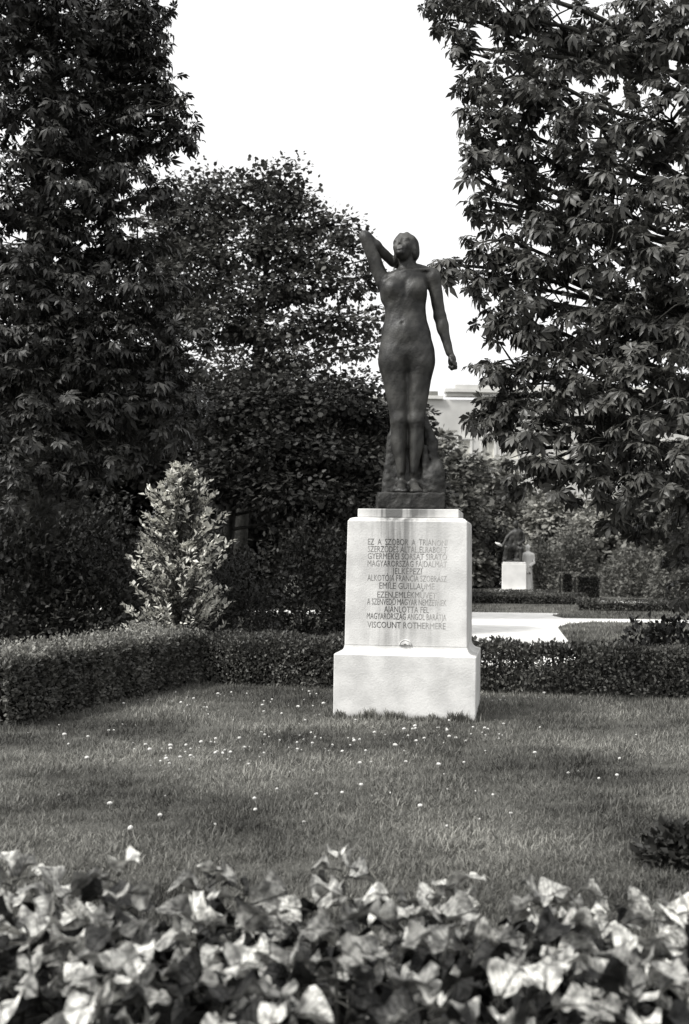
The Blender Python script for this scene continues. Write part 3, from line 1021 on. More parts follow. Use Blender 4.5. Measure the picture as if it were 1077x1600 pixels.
# ---------------- maple behind, left of the statue
mc = [CL(310, 330, 25, .8, .7), CL(350, 305, 25, .5, .8), CL(420, 310, 25, .6, .7), CL(455, 262, 25, .22, 1.3), CL(440, 285, 25, .3, 1.0), CL(400, 285, 25, .32, .8), CL(470, 340, 25, .55, .6), CL(482, 305, 25, .16, 1.2),
      CL(520, 352, 24.6, .36, .6), CL(545, 352, 24.6, .16, .8), CL(555, 385, 24.5, .30, .6), CL(580, 402, 24.5, .16, .6), CL(380, 380, 24.6, .8, .6), CL(300, 420, 24.6, .8, .6), CL(440, 385, 24.6, .6, .5), CL(500, 395, 24.5, .45, .5),
      CL(470, 440, 24.4, .6, .4), CL(545, 440, 24.4, .45, .4), CL(585, 430, 24.4, .2, .5), CL(400, 450, 24.4, .7, .4), CL(340, 500, 24.4, .8, .5), CL(420, 510, 24.2, .6, .35), CL(500, 500, 24.2, .55, .35), CL(560, 500, 24.2, .4, .35),
      CL(590, 480, 24.2, .2, .5), CL(450, 555, 24.2, .6, .3), CL(545, 540, 24.2, .45, .26), CL(370, 580, 24.2, .8, .5), CL(270, 370, 25.6, .8, .7), CL(260, 480, 25.6, 1.0, .6), CL(470, 300, 25, .25, .9), CL(320, 282, 25, .25, .9), CL(270, 300, 25.4, .4, .8)]
tree('maple_tree', 'tall maple tree with a ragged pointed top rising left of the statue', 'tree',
     AT(371, 905, 25) * 1.0 - Vector((0, 0, AT(371, 905, 25).z)), 8.2, .17, mc, M['maple'], M['bark_pale'], [STAR, FOLD], .092, 150, per=6, hole=.40, hole_scale=.45,
     droop=.3, spread=.30, jitter=.8, lean=(.5, 0), seed=3)

# ---------------- spreading dark tree below it
dc = [CL(330, 640, 21, .9, .45), CL(420, 640, 21, .9, .4), CL(510, 625, 21, .75, .35), CL(565, 640, 21, .5, .35), CL(400, 700, 20.6, 1.0, .35), CL(490, 700, 20.6, .9, .35),
      CL(560, 710, 20.6, .6, .35), CL(350, 745, 20.4, .7, .35), CL(450, 765, 20.2, .9, .35), CL(540, 775, 20.4, .8, .4), CL(590, 745, 21, .6, .5), CL(600, 690, 21.4, .5, .5),
      CL(560, 595, 21.5, .35, .5), CL(480, 590, 21.5, .4, .4), CL(590, 660, 21, .4, .5)]
b0 = AT(344, 905, 21); b0.z = 0
tree('dark_tree', 'spreading dark tree with a straight black trunk behind the pale pointed shrub', 'tree',
     b0, 3.9, .15, dc, M['dark_leaf'], M['bark'], [STAR, FOLD], .085, 170, per=6, hole=.25, hole_scale=.5, droop=.25, spread=.25, jitter=.7, seed=4, lean=(.3, 0))

# ---------------- mass of trees behind on the left
back = []
for px, v, Y, h in ((-60, 560, 33, 0), (60, 600, 31, 0), (170, 590, 34, 0), (280, 620, 32, 0), (400, 640, 35, 0), (500, 660, 33, 0), (590, 690, 36, 0)):
    back.append((px, v, Y))
for i, (px, v, Y) in enumerate(back):
    c = AT(px, v, Y)
    hgt = c.z + 1.0
    cl = []
    for k in range(13):
        z = .7 + (hgt - 1.2) * (k / 12) ** .9
        rr = 1.35 - .5 * (k / 12)
        a = random.uniform(0, 6.28)
        cl.append(((c.x + math.cos(a) * 1.1, Y + math.sin(a) * 1.0, z), rr, .8))
    words = ('dark tree at the far left edge behind the chestnut', 'dark bushy tree behind the left end of the low hedge',
             'dark bushy tree directly left behind the pale pointed shrub', 'dark tree standing behind the pale pointed shrub',
             'dark tree behind the two trunks right of the pale shrub', 'dark tree in the shade just left of the pedestal',
             'leafy tree directly behind the pedestal and the statue legs')[i]
    tree('broadleaf_tree', words, 'tree', (c.x, Y, 0), hgt - 1, .16, cl, M['dark_leaf'], M['bark'], [FOLD, STAR], .17, 60, per=6, hole=.02,
         group='dark trees behind the hedge on the left', droop=.2, spread=.2, seed=5 + i)

# ---------------- trees and bushes far behind on the right
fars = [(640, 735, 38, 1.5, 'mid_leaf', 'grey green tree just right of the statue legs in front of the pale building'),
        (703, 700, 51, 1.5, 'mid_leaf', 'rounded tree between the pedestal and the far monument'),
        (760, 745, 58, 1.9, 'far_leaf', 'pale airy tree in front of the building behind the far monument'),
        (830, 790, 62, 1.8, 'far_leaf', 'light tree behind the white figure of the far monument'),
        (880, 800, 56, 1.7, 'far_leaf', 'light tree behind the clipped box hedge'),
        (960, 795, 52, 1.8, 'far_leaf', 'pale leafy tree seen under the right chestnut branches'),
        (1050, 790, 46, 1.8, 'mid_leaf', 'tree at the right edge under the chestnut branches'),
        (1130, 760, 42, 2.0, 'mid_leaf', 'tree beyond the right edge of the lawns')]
for i, (px, v, Y, rr, mt, words) in enumerate(fars):
    c = AT(px, v, Y)
    cl = []
    hgt = c.z + .3
    for k in range(12):
        z = .8 + (hgt - 1.0) * (k / 11)
        a = random.uniform(0, 6.28)
        cl.append(((c.x + math.cos(a) * rr * .55, Y + math.sin(a) * rr * .5, z), rr * (.75 - .25 * k / 11), .8))
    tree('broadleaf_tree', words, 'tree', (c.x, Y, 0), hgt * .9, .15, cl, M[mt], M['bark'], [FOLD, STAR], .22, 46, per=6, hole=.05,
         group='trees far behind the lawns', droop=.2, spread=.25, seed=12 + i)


def bush(name, label, base, h, rad, mt, leaf, n, tmpl=FOLD, squash=1.0, jitter=.5, group=None, tall=False):
    """a shrub: stems from the ground and leaves through an uneven dome"""
    base = Vector(base)
    root = empty(name, base)
    tag(root, label, 'shrub', group)
    mb = MB()
    for k in range(9):
        a = random.uniform(0, 6.28); q = random.uniform(.3, .75)
        limb(mb, (random.uniform(-.05, .05), random.uniform(-.05, .05), -.05), (math.cos(a) * rad * q, math.sin(a) * rad * q, h * random.uniform(.5, .9)), .018, .005, .1, 4, 5)
    mb.build('stems', M['bark'], root, True)['kind'] = 'stuff'
    d = sphere_dirs(n); d[:, 2] = np.abs(d[:, 2])
    rr = rng.uniform(.35, 1, n) ** .5
    P = d * rr[:, None] * np.array([rad, rad, h])
    P *= (1 + .22 * wob(P + np.array(base), rad * .6, 1))[:, None]
    P[:, 2] = np.maximum(P[:, 2], .03) if not tall else np.maximum(P[:, 2], rng.uniform(.02, h * .5, n) * (rr > .6))
    ld = unit(d * .8 + rng.normal(size=(n, 3)) * .6 + np.array([0, 0, .1]))
    nr = unit(np.array([0, 0, 1.0]) + d * .6 + rng.normal(size=(n, 3)) * jitter)
    f = link('foliage', leaf_mesh('foliage', P, frames(ld, nr), leaf * rng.uniform(.6, 1.25, n), [tmpl]), root, M[mt])
    f['kind'] = 'stuff'
    return root


def gp(px, Y):
    p = AT(px, 900, Y); p.z = 0
    return p


bush('shrub', 'broad dark shrub behind the low hedge at the far left', gp(20, 14.6), 1.9, 1.0, 'dark_leaf', .085, 6500)
bush('shrub', 'dark rounded shrub behind the low hedge left of the pale pointed shrub', gp(140, 14.8), 1.55, .85, 'dark_leaf', .08, 5500)
bush('shrub', 'dark loose shrub close behind the right flank of the pale pointed shrub', gp(372, 15.0), 1.35, .55, 'dark_leaf', .06, 4200)
bush('shrub', 'dark shrub under the trees left of the pedestal', gp(480, 19.5), 1.9, 1.0, 'dark_leaf', .09, 6000)
bush('shrub', 'dark spreading shrub beneath the trees behind the pedestal', gp(580, 20.5), 2.0, .9, 'dark_leaf', .09, 6000)
bush('shrub', 'dark shrub under the trees behind the pale shrub', gp(290, 19.0), 2.1, 1.1, 'dark_leaf', .09, 6500)
bush('shrub', 'dark shrub in the deep shade behind the left hedge', gp(110, 19.0), 2.4, 1.4, 'dark_leaf', .09, 7500)
bush('shrub', 'dark shrub low at the far left in the shade', gp(-40, 18.0), 2.4, 1.3, 'dark_leaf', .09, 6500)
bush('shrub', 'rounded grey green shrub right of the far white figure', gp(848, 47.5), 2.1, 1.0, 'mid_leaf', .15, 3500, group=None)
bush('shrub', 'rounded shrub behind the clipped box bushes', gp(895, 50), 2.6, 1.3, 'mid_leaf', .16, 4500)
bush('shrub', 'low grey shrub left of the far monument beside the white bench', gp(735, 52), 1.7, .7, 'mid_leaf', .15, 3200)
bush('shrub', 'tall dark shrub behind the bronze figure of the far monument', gp(772, 54), 2.8, 1.0, 'dark_leaf', .16, 3800)
bush('shrub', 'grey leafy shrub right of the clipped box hedge', gp(990, 43), 1.7, 1.3, 'mid_leaf', .15, 3800)
bush('shrub', 'grey leafy shrub at the right edge below the chestnut', gp(1075, 34), 2.0, 1.2, 'mid_leaf', .12, 4500)

# ---------------- pale pointed shrub
root = empty('pointed_shrub', gp(282, 12.95))
tag(root, 'pale leaved pointed shrub with upswept spiky shoots behind the corner of the hedge', 'shrub')
stems = MB(); P = []; D = []; Nn = []; U = []
H0 = 2.50
limb(stems, (0, 0, -.05), (0.03, 0, H0 - .2), .035, .008, .02, 6)
for k in range(290):
    t = rng.uniform(0, 1) ** 1.25
    z = .12 + t * (H0 - .5)
    a = rng.uniform(0, 6.28)
    reach = float(np.interp(z + .25, [0, .7, 1.1, 1.45, 1.8, 2.1, 2.4], [.56, .60, .58, .50, .40, .28, .10])) * (rng.uniform(.30, 1.0) if rng.uniform() < .8 else rng.uniform(.9, 1.22))
    st = Vector((0, 0, max(.02, z - reach * .45)))
    en = Vector((math.cos(a) * reach, math.sin(a) * reach, z + reach * rng.uniform(.15, .65) + .12))
    if k % 2 == 0: limb(stems, st, en, .009, .003, .06, 3, 4)
    m = 36
    for j in range(m):
        u = 1 - (j / m) * .72
        p = st.lerp(en, u); p.z += .05 * math.sin(PI * u)
        p += Vector((rng.normal(), rng.normal(), rng.normal())) * .03 * (1.3 - u)
        ax = (en - st).normalized()
        sd = ax.cross(Vector((0, 0, 1))).normalized() * (1 if j % 2 else -1)
        d = ax * .6 + sd * .6 + Vector((rng.normal() * .45, rng.normal() * .45, rng.normal() * .45 + .2))
        U.append(u); P.append(p); D.append(d); Nn.append(Vector((0, 0, 1)) + ax * .2 + Vector((rng.normal(), rng.normal(), rng.normal())) * .4)
P, D, Nn, U = np.array(P), np.array(D), np.array(Nn), np.array(U)
stems.build('stems', M['bark'], root, True)['kind'] = 'stuff'
young = U > rng.uniform(.52, .80, len(U))                  # pale young tips over older dark leaves
for nm, mt_, sel in (('young_foliage', 'pale_leaf', young), ('foliage', 'old_leaf', ~young)):
    k = int(sel.sum())
    f = link(nm, leaf_mesh(nm, P[sel], frames(D[sel], Nn[sel]), .070 * rng.uniform(.5, 1.25, k), [SLIM, FOLD]), root, M[mt_])
    f['kind'] = 'stuff'


# ------------------------------------------------------------------ hedges
def hedge(name, label, path, width, h, leaf, dens, core=True, wild=.05, parent=None, mt='hedge', group=None, see=0.0, cat='hedge', shag=0):
    """clipped hedge along ground points: twiggy dark core and leaves over top and sides"""
    pts = [Vector((p[0], p[1], 0)) for p in path]
    org = pts[0].copy()
    root = empty(name, org)
    tag(root, label, cat, group)
    P = []; D = []; Nn = []; SP = []; SD = []; SN = []
    cb = MB(); tw = MB()
    for a, b in zip(pts[:-1], pts[1:]):
        ax = (b - a); ln = ax.length; ax.normalize()
        sd = Vector((ax.y, -ax.x, 0))               # right of travel
        n = int(ln * (width + 2 * h) * dens)
        u = rng.uniform(-.02, 1.02, n) * ln
        q = rng.uniform(0, width + 2 * h, n)
        side = np.where(q < h, 0, np.where(q < h + width, 1, 2))
        off = np.where(side == 0, width / 2, np.where(side == 1, q - h - width / 2, -width / 2))
        zz = np.where(side == 0, q, np.where(side == 1, h, q - h - width))
        nrm = np.zeros((n, 3))
        s3, a3 = np.array(sd), np.array(ax)
        nrm[side == 0] = s3; nrm[side == 1] = (0, 0, 1); nrm[side == 2] = -s3
        p = np.array(a - org) + u[:, None] * a3 + off[:, None] * s3 + np.stack([0 * u, 0 * u, zz], 1)
        dep = rng.uniform(-1, .25, n) ** 3 * .10 if core else -rng.uniform(0, 1, n) * width * .45 * (side != 1) - rng.uniform(0, 1, n) * .12 * (side == 1)
        bump = wob(p + np.array(org), .5, 1) * wild
        p = p + nrm * (dep + bump)[:, None]
        p[:, 2] += (side == 1) * np.abs(rng.normal(size=n)) * wild * .5
        if see:
            m = (zz > h * .35) & (wob(p + np.array(org), .22, 2) < -.75 + see)
            p = p[~m]; nrm = nrm[~m]; n = len(p)
        P.append(p)
        D.append(unit(nrm * .7 + rng.normal(size=(n, 3)) * .65 + np.array([0, 0, .35])))
        Nn.append(unit(nrm * .8 + rng.normal(size=(n, 3)) * .6 + np.array([0, 0, .5])))
        if shag:                                     # shoots standing up from the top, sunlight put into their paler colour
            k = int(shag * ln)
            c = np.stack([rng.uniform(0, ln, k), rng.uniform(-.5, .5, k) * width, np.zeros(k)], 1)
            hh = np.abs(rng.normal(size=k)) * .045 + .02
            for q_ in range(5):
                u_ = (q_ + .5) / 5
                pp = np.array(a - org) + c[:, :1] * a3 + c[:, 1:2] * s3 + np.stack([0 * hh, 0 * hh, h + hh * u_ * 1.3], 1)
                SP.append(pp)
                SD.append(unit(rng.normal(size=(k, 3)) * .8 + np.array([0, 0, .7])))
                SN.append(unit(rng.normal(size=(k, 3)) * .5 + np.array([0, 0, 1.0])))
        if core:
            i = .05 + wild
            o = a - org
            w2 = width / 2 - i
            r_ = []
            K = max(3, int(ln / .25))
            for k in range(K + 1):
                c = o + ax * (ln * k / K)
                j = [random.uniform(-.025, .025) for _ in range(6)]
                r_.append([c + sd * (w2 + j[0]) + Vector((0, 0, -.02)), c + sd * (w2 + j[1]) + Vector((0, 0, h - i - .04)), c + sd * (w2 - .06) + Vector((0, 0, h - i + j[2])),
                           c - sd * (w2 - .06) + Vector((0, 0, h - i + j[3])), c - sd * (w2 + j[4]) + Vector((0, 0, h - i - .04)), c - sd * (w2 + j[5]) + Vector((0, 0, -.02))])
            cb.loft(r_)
        for k in range(int(ln / .14)):
            c = a - org + ax * random.uniform(0, ln) + sd * random.uniform(-width * .25, width * .25)
            limb(tw, c, c + Vector((random.uniform(-.08, .08), random.uniform(-.08, .08), h * random.uniform(.75, .98))), .009, .003, .1, 3, 4)
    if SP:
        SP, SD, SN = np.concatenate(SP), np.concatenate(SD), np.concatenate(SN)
        f = link('lit_shoots', leaf_mesh('lit_shoots', SP, frames(SD, SN), leaf * rng.uniform(.6, 1.2, len(SP)), [FOLD, SLIM]), root, M['shoot'])
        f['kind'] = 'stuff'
    if core: cb.build('core', M['hedge_core'], root)
    tw.build('stems', M['bark'], root)['kind'] = 'stuff'
    P, D, Nn = np.concatenate(P), np.concatenate(D), np.concatenate(Nn)
    f = link('foliage', leaf_mesh('foliage', P, frames(D, Nn), leaf * rng.uniform(.6, 1.3, len(P)), [FOLD]), root, M[mt])
    f['kind'] = 'stuff'
    return root


hl0, hl1 = Vector((-2.50, 9.08, 0)), Vector((-1.42, 12.45, 0))
ls = (hl1 - hl0).normalized(); ln_ = Vector((-ls.y, ls.x, 0))          # left of travel
hedge('clipped_hedge', 'low clipped hedge running along the left side of the lawn with a sunlit shaggy top',
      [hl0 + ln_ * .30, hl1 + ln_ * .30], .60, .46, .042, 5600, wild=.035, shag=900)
hedge('clipped_hedge', 'low dark clipped hedge between the pale shrub and the pedestal', [(-1.75, 12.70), (0.62, 12.15)], .62, .46, .04, 5200, wild=.03)
hedge('clipped_hedge', 'low thin clipped hedge right of the pedestal with light showing through', [(0.66, 12.12), (4.6, 11.55)], .42, .465, .042, 7000,
      core=False, wild=.035, see=.32)

# far hedges
g1, g2 = G(600, 940), G(908, 944)
hedge('far_hedge', 'dark low hedge strip beyond the white gravel in front of the far monument', [g1, g2], .7, .28, .06, 1100, wild=.015)
g1, g2 = G(620, 925.5), G(900, 929)
hedge('far_hedge', 'thin low hedge strip at the foot of the far monument', [g1, g2], .5, .12, .06, 900, wild=.01)
g1, g2 = G(905, 953), G(1130, 957)
hedge('far_hedge', 'low hedge strip in front of the clipped box bush on the right', [g1, g2], .5, .26, .06, 1100, wild=.02)


def box_bush(label, c, w, dp, h):
    p0 = Vector((c.x - w / 2, c.y + dp / 2, 0)); p1 = Vector((c.x + w / 2, c.y + dp / 2, 0))
    r_ = hedge('box_bush', label, [p0, p1], dp, h, .05, 3600, wild=.008, mt='dark_leaf', cat='topiary', group=None)
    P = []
    x0, x1_, y0, y1 = -.02, w + .02, -dp / 2, dp / 2                    # paler leaves along the clipped edges
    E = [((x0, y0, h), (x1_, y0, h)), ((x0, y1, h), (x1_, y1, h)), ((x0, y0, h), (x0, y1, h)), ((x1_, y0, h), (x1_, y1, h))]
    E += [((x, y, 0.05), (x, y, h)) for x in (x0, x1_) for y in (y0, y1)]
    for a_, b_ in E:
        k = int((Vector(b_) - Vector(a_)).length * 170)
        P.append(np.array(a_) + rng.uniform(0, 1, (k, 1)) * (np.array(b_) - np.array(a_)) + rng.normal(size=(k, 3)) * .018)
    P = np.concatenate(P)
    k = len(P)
    f = link('edge_leaves', leaf_mesh('edge_leaves', P, frames(rng.normal(size=(k, 3)) + (0, -.4, .6), rng.normal(size=(k, 3)) + (0, -.6, .8)), .055 * rng.uniform(.6, 1.2, k), [FOLD]), r_, M['shoot'])
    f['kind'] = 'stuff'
    return r_


c = G(920, 941.5)
box_bush('square clipped box bush nearest, tall and dark with sharp edges', c, .66, .62, .80)
c = G(891, 936)
box_bush('square clipped box bush standing behind and left of the nearest box bush', c, .50, .62, .84)

# ------------------------------------------------------------------ iris clump
root = empty('strap_leaf_plant', gp(404, 16.6))
tag(root, 'tuft of long arching strap leaves on the lawn behind the hedge left of the pedestal', 'plant')
for k in range(34):
    a = random.uniform(0, 6.28); ln = random.uniform(.30, .55); out = random.uniform(.08, .40)
    mb = MB(); pts = []
    sd = Vector((-math.sin(a), math.cos(a), 0))
    rows = []
    for i in range(6):
        t = i / 5
        p = Vector((math.cos(a) * (.04 + out * t ** 1.5), math.sin(a) * (.04 + out * t ** 1.5), ln * (t - .55 * out / .4 * t ** 3)))
        w = .016 * (1 - t ** 2) + .001
        rows.append((p - sd * w, p + Vector((0, 0, -.004)), p + sd * w))
    v = [q for r_ in rows for q in r_]
    f_ = []
    for i in range(5):
        for j in (0, 1): f_.append((i * 3 + j, i * 3 + j + 1, i * 3 + j + 4, i * 3 + j + 3))
    mb.add(v, f_).build('leaf', M['mid_leaf'], root)

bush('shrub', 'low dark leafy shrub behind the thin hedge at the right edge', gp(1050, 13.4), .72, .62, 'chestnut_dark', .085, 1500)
# small dark bush at right edge of the lawn
bush('small_bush', 'small round dark bush at the right edge of the lawn beyond the bedding plants', G(1058, 1352), .17, .155, 'dark_leaf', .05, 1500)

# ------------------------------------------------------------------ far monument
fm = G(803, 925.5)
fp = empty('far_pedestal', fm, R(-6))
tag(fp, 'small white stone pedestal of the far monument beyond the gravel', 'pedestal')
MB().loft(bevel_box_rings(.72, .60, -.05, .10, .01)).build('step', M['far_stone'], fp)
MB().loft(bevel_box_rings(.455, .42, .102, 1.10, .012)).build('shaft', M['far_stone'], fp)
MB().loft(bevel_box_rings(.43, .40, 1.102, 1.17, .012)).build('cap_block', M['far_stone'], fp)
fs = empty('far_bronze_statue', fm + Vector((0, 0, 1.172)))
tag(fs, 'dark bronze figure group seated on the far white pedestal', 'statue')
q = SDF((-.75, -.45, -.05), (.6, .45, 1.75), .024)
q.ell((-.02, 0, .03), (.40, .30, .05), .02)
q.cap((.12, .02, .10), (.14, .05, .52), .15, .17, .08).ell((.12, .02, .62), (.20, .16, .20), .06)      # seat and pelvis
q.cap((.12, .02, .62), (.10, -.02, 1.12), .17, .19, .08).ell((.10, -.02, 1.12), (.25, .14, .14), .06)
q.cap((.09, -.03, 1.25), (.06, -.05, 1.36), .07, .07, .04).ell((.05, -.07, 1.46), (.11, .13, .15), .03)
q.cap((.10, -.02, .55), (-.30, -.12, .56), .13, .10, .06).cap((-.30, -.12, .56), (-.34, -.12, .10), .09, .06, .04).cap((-.34, -.12, .08), (-.44, -.16, .05), .06, .045, .03)
q.cap((.16, .02, .52), (.24, -.2, .5), .13, .10, .06).cap((.24, -.2, .5), (.22, -.22, .1), .09, .06, .04)
q.cap((.30, 0, 1.12), (.36, -.06, .82), .075, .06, .04).cap((.36, -.06, .82), (.14, -.22, .68), .06, .05, .04)
q.cap((-.12, 0, 1.12), (-.30, -.10, .92), .075, .06, .04).cap((-.30, -.10, .92), (-.48, -.14, .62), .055, .045, .04)
q.cap((-.25, .1, .10), (-.2, .1, .5), .18, .16, .08).cap((-.22, .02, .55), (-.08, .02, 1.05), .17, .13, .06)
q.roughen(.012, .15, 1)
link('figure', q.mesh('figure'), fs, M['bronze'], True)
MB().tube([(-.46, -.14, .60), (-.62, -.16, .68), (-.76, -.18, .74)], [.03, .055, .02], 8).build('scroll', M['far_stone'], fs, True)
fw = empty('far_white_statue', fm + Vector((.58, .30, .102)), R(-10))
tag(fw, 'white stone figure standing against the right side of the far pedestal', 'statue')
q = SDF((-.4, -.35, -.05), (.4, .35, 2.0), .024)
q.cap((0, 0, .05), (.0, 0, .95), .22, .15, .08).cap((0, 0, .9), (0, 0, 1.32), .15, .17, .08).ell((0, 0, 1.36), (.21, .12, .10), .05)
q.cap((0, 0, 1.45), (0, 0, 1.55), .055, .055, .03).ell((0, -.01, 1.64), (.085, .10, .125), .03)
q.cap((.2, 0, 1.36), (.24, -.05, 1.05), .065, .05, .03).cap((.24, -.05, 1.05), (.10, -.17, .92), .05, .04, .03)
q.cap((-.2, 0, 1.36), (-.24, -.03, 1.05), .065, .05, .03).cap((-.24, -.03, 1.05), (-.22, -.1, .80), .05, .04, .03)
for k in range(5): q.cap((-.12 + .06 * k, -.17, .05), (-.06 + .03 * k, -.13, .95), .035, .02, .02)
q.roughen(.008, .12, 2)
link('figure', q.mesh('figure'), fw, M['far_stone'], True)

# far bench
bp = G(768, 916)
bench = empty('stone_bench', bp)
tag(bench, 'low white stone bench left of the far monument', 'bench')
MB().loft(bevel_box_rings(.62, .22, .34, .46, .01)).build('seat', M['far_stone'], bench)
for sx in (-1, 1):
    rg = [[(x + sx * .45, y, z) for x, y, z in r_] for r_ in bevel_box_rings(.09, .18, -.02, .338, .008)]
    MB().loft(rg).build('leg', M['far_stone'], bench)

# ------------------------------------------------------------------ building
BY = 80.0
bl = AT(560, 868, BY); bl.z = 0
bld = empty('stone_building', bl)
tag(bld, 'pale stone building with stepped parapet and tall windows behind the trees', 'building')
ux = BY / FPX
top = AT(690, 624, BY).z
x1 = 32.0
wx0 = AT(754, 700, BY).x - bl.x
wz0 = AT(754, 716, BY).z
cols = [wx0 + 1.62 * k for k in range(-4, 14)]
rows_z = [wz0 - 4.0, wz0]
ww, wh = .78, 1.15
# wall with real openings, piece by piece between the windows
wall = MB()
cols = [c for c in cols if .6 < c < x1 - 1.4]
zs = [0.0]
for z in rows_z: zs += [z, z + wh]
zs.append(top)
for k in range(0, len(zs) - 1):
    if k % 2 == 0:
        wall.box(0, x1, 0, .5, zs[k], zs[k + 1])
    else:
        xs = [0.0]
        for c in cols: xs += [c, c + ww]
        xs.append(x1)
        for i in range(0, len(xs), 2): wall.box(xs[i], xs[i + 1], 0, .5, zs[k], zs[k + 1])
wall.build('wall', M['facade'], bld)
MB().box(-.2, 5.55, -.28, .6, top + .002, top + .22).build('cornice', M['facade_trim'], bld)
sx = AT(697, 620, BY).x - bl.x
MB().box(sx, x1, -.05, .6, top + .224, AT(700, 613, BY).z).box(sx - .1, x1, -.30, .65, AT(700, 613, BY).z + .002, AT(700, 611, BY).z + .14).build('parapet', M['facade_trim'], bld)
MB().box(AT(712, 600, BY).x - bl.x, x1, .1, .7, AT(700, 611, BY).z + .145, AT(720, 604, BY).z + .15).build('attic', M['facade'], bld)
MB().box(AT(672, 600, BY).x - bl.x, AT(686, 600, BY).x - bl.x, .7, 1.4, top - .2, AT(680, 609, BY).z).build('chimney', M['slate'], bld)
MB().box(-.1, x1 + .1, -.10, .55, rows_z[1] - .55, rows_z[1] - .32).build('string_course', M['facade_trim'], bld)
for z in rows_z:
    for c in cols:
        fr = MB()
        t = .07
        fr.box(c + .001, c + t, .14, .22, z + .001, z + wh - .001).box(c + ww - t, c + ww - .001, .14, .22, z + .001, z + wh - .001)
        fr.box(c + t, c + ww - t, .14, .22, z + .001, z + t).box(c + t, c + ww - t, .14, .22, z + wh - t, z + wh - .001)
        fr.box(c + ww / 2 - .03, c + ww / 2 + .03, .145, .215, z + t, z + wh - t)
        w_ = fr.build('window', M['frame_white'], bld)
        MB().box(c + t * .6, c + ww - t * .6, .175, .185, z + t * .6, z + wh - t * .6).build('pane', M['window_glass'], w_)
        MB().box(c - .16, c - .002, -.06, .02, z - .05, z + wh + .10).box(c + ww + .002, c + ww + .16, -.06, .02, z - .05, z + wh + .10)\
            .box(c - .20, c + ww + .20, -.10, .02, z + wh + .102, z + wh + .24).build('surround', M['facade_trim'], w_)

# ------------------------------------------------------------------ grass
n = 330000
yy = 3.55 * np.exp(rng.uniform(0, 1, n) * math.log(13.2 / 3.55))
xx = rng.uniform(-1, 1, n) * (.335 * yy + .25)
P = np.stack([xx, yy, np.zeros(n)], 1)
# not inside the pedestal
ca, sa = math.cos(-PED_ROT), math.sin(-PED_ROT)
lx = (xx - PED.x) * ca - (yy - PED.y) * sa
ly = (xx - PED.x) * sa + (yy - PED.y) * ca
keep = ~((np.abs(lx) < HW + .004) & (np.abs(ly) < HD + .004))
keep &= ~((yy < 3.80) & (rng.uniform(0, 1, n) < .8))
P = P[keep]; n = len(P)
ln = (.034 + .012 * wob(P, .5, 1)) * rng.uniform(.5, 1.4, n) * (0.8 + .035 * P[:, 1])
a = rng.uniform(0, 6.28, n); tilt = np.abs(rng.normal(size=n)) * .95 + .1
d = np.stack([np.cos(a) * tilt, np.sin(a) * tilt, np.ones(n)], 1)
nr = np.stack([np.cos(a), np.sin(a), np.full(n, .3)], 1) + rng.normal(size=(n, 3)) * .3
k = 2600
fu = rng.uniform(-1, 1, k); fs_ = rng.integers(0, 4, k); fo = .006 + np.abs(rng.normal(size=k)) * .03
flx = np.where(fs_ == 0, fu * HW, np.where(fs_ == 1, fu * HW, np.where(fs_ == 2, HW + fo, -HW - fo)))
fly = np.where(fs_ == 0, -HD - fo, np.where(fs_ == 1, -HD - fo, fu * HD))
cr, sr_ = math.cos(PED_ROT), math.sin(PED_ROT)
FP = np.stack([PED.x + flx * cr - fly * sr_, PED.y + flx * sr_ + fly * cr, np.zeros(k)], 1)
P = np.concatenate([P, FP]); fln = (.055 + .03 * wob(FP, .12, 2)) * rng.uniform(.6, 1.4, k)
ln = np.concatenate([ln, fln]); fa = rng.uniform(0, 6.28, k)
d = np.concatenate([d, np.stack([np.cos(fa) * .3, np.sin(fa) * .3 - .1, np.ones(k)], 1)])
nr = np.concatenate([nr, np.stack([np.cos(fa), np.sin(fa), np.full(k, .3)], 1)])
BL = ([(-.055, 0, 0), (.055, 0, 0), (-.04, .55, .03), (.04, .55, .03), (0, 1, .16)], [(0, 1, 3), (0, 3, 2), (2, 3, 4)])
me = np_mesh('grass', *cloud_arrays(BL[0], BL[1], P, frames(d, nr), ln))
g = link('grass', me, None, M['grass'])
tag(g, 'short mown grass covering the lawn round the pedestal', 'grass', kind='stuff')
# coarser tufts on the lawns beyond the hedge
n = 60000
yy = 13.0 * np.exp(rng.uniform(0, 1, n) * math.log(34 / 13.0)); xx = rng.uniform(-.32, .32, n) * yy
P = np.stack([xx, yy, np.zeros(n)], 1)


def inside(poly, x, y):
    c = np.zeros(len(x), bool)
    for i in range(len(poly)):
        (x1_, y1_), (x2_, y2_) = (poly[i - 1].x, poly[i - 1].y), (poly[i].x, poly[i].y)
        t = (y1_ > y) != (y2_ > y)
        c ^= t & (x < (x2_ - x1_) * (y - y1_) / (y2_ - y1_ + 1e-12) + x1_)
    return c


P = P[~inside(plaza, xx, yy)]
n = len(P)
a = rng.uniform(0, 6.28, n); tilt = np.abs(rng.normal(size=n)) * .5
d = np.stack([np.cos(a) * tilt, np.sin(a) * tilt, np.ones(n)], 1)
me = np_mesh('grass', *cloud_arrays(np.array(BL[0]) * (2.2, 1, 1), BL[1], P, frames(d, rng.normal(size=(n, 3)) + np.array([0, -1, .3])), .06 * rng.uniform(.6, 1.3, n)))
g = link('grass', me, None, M['grass'])
tag(g, 'mown grass on the lawns beyond the hedge', 'grass', kind='stuff')

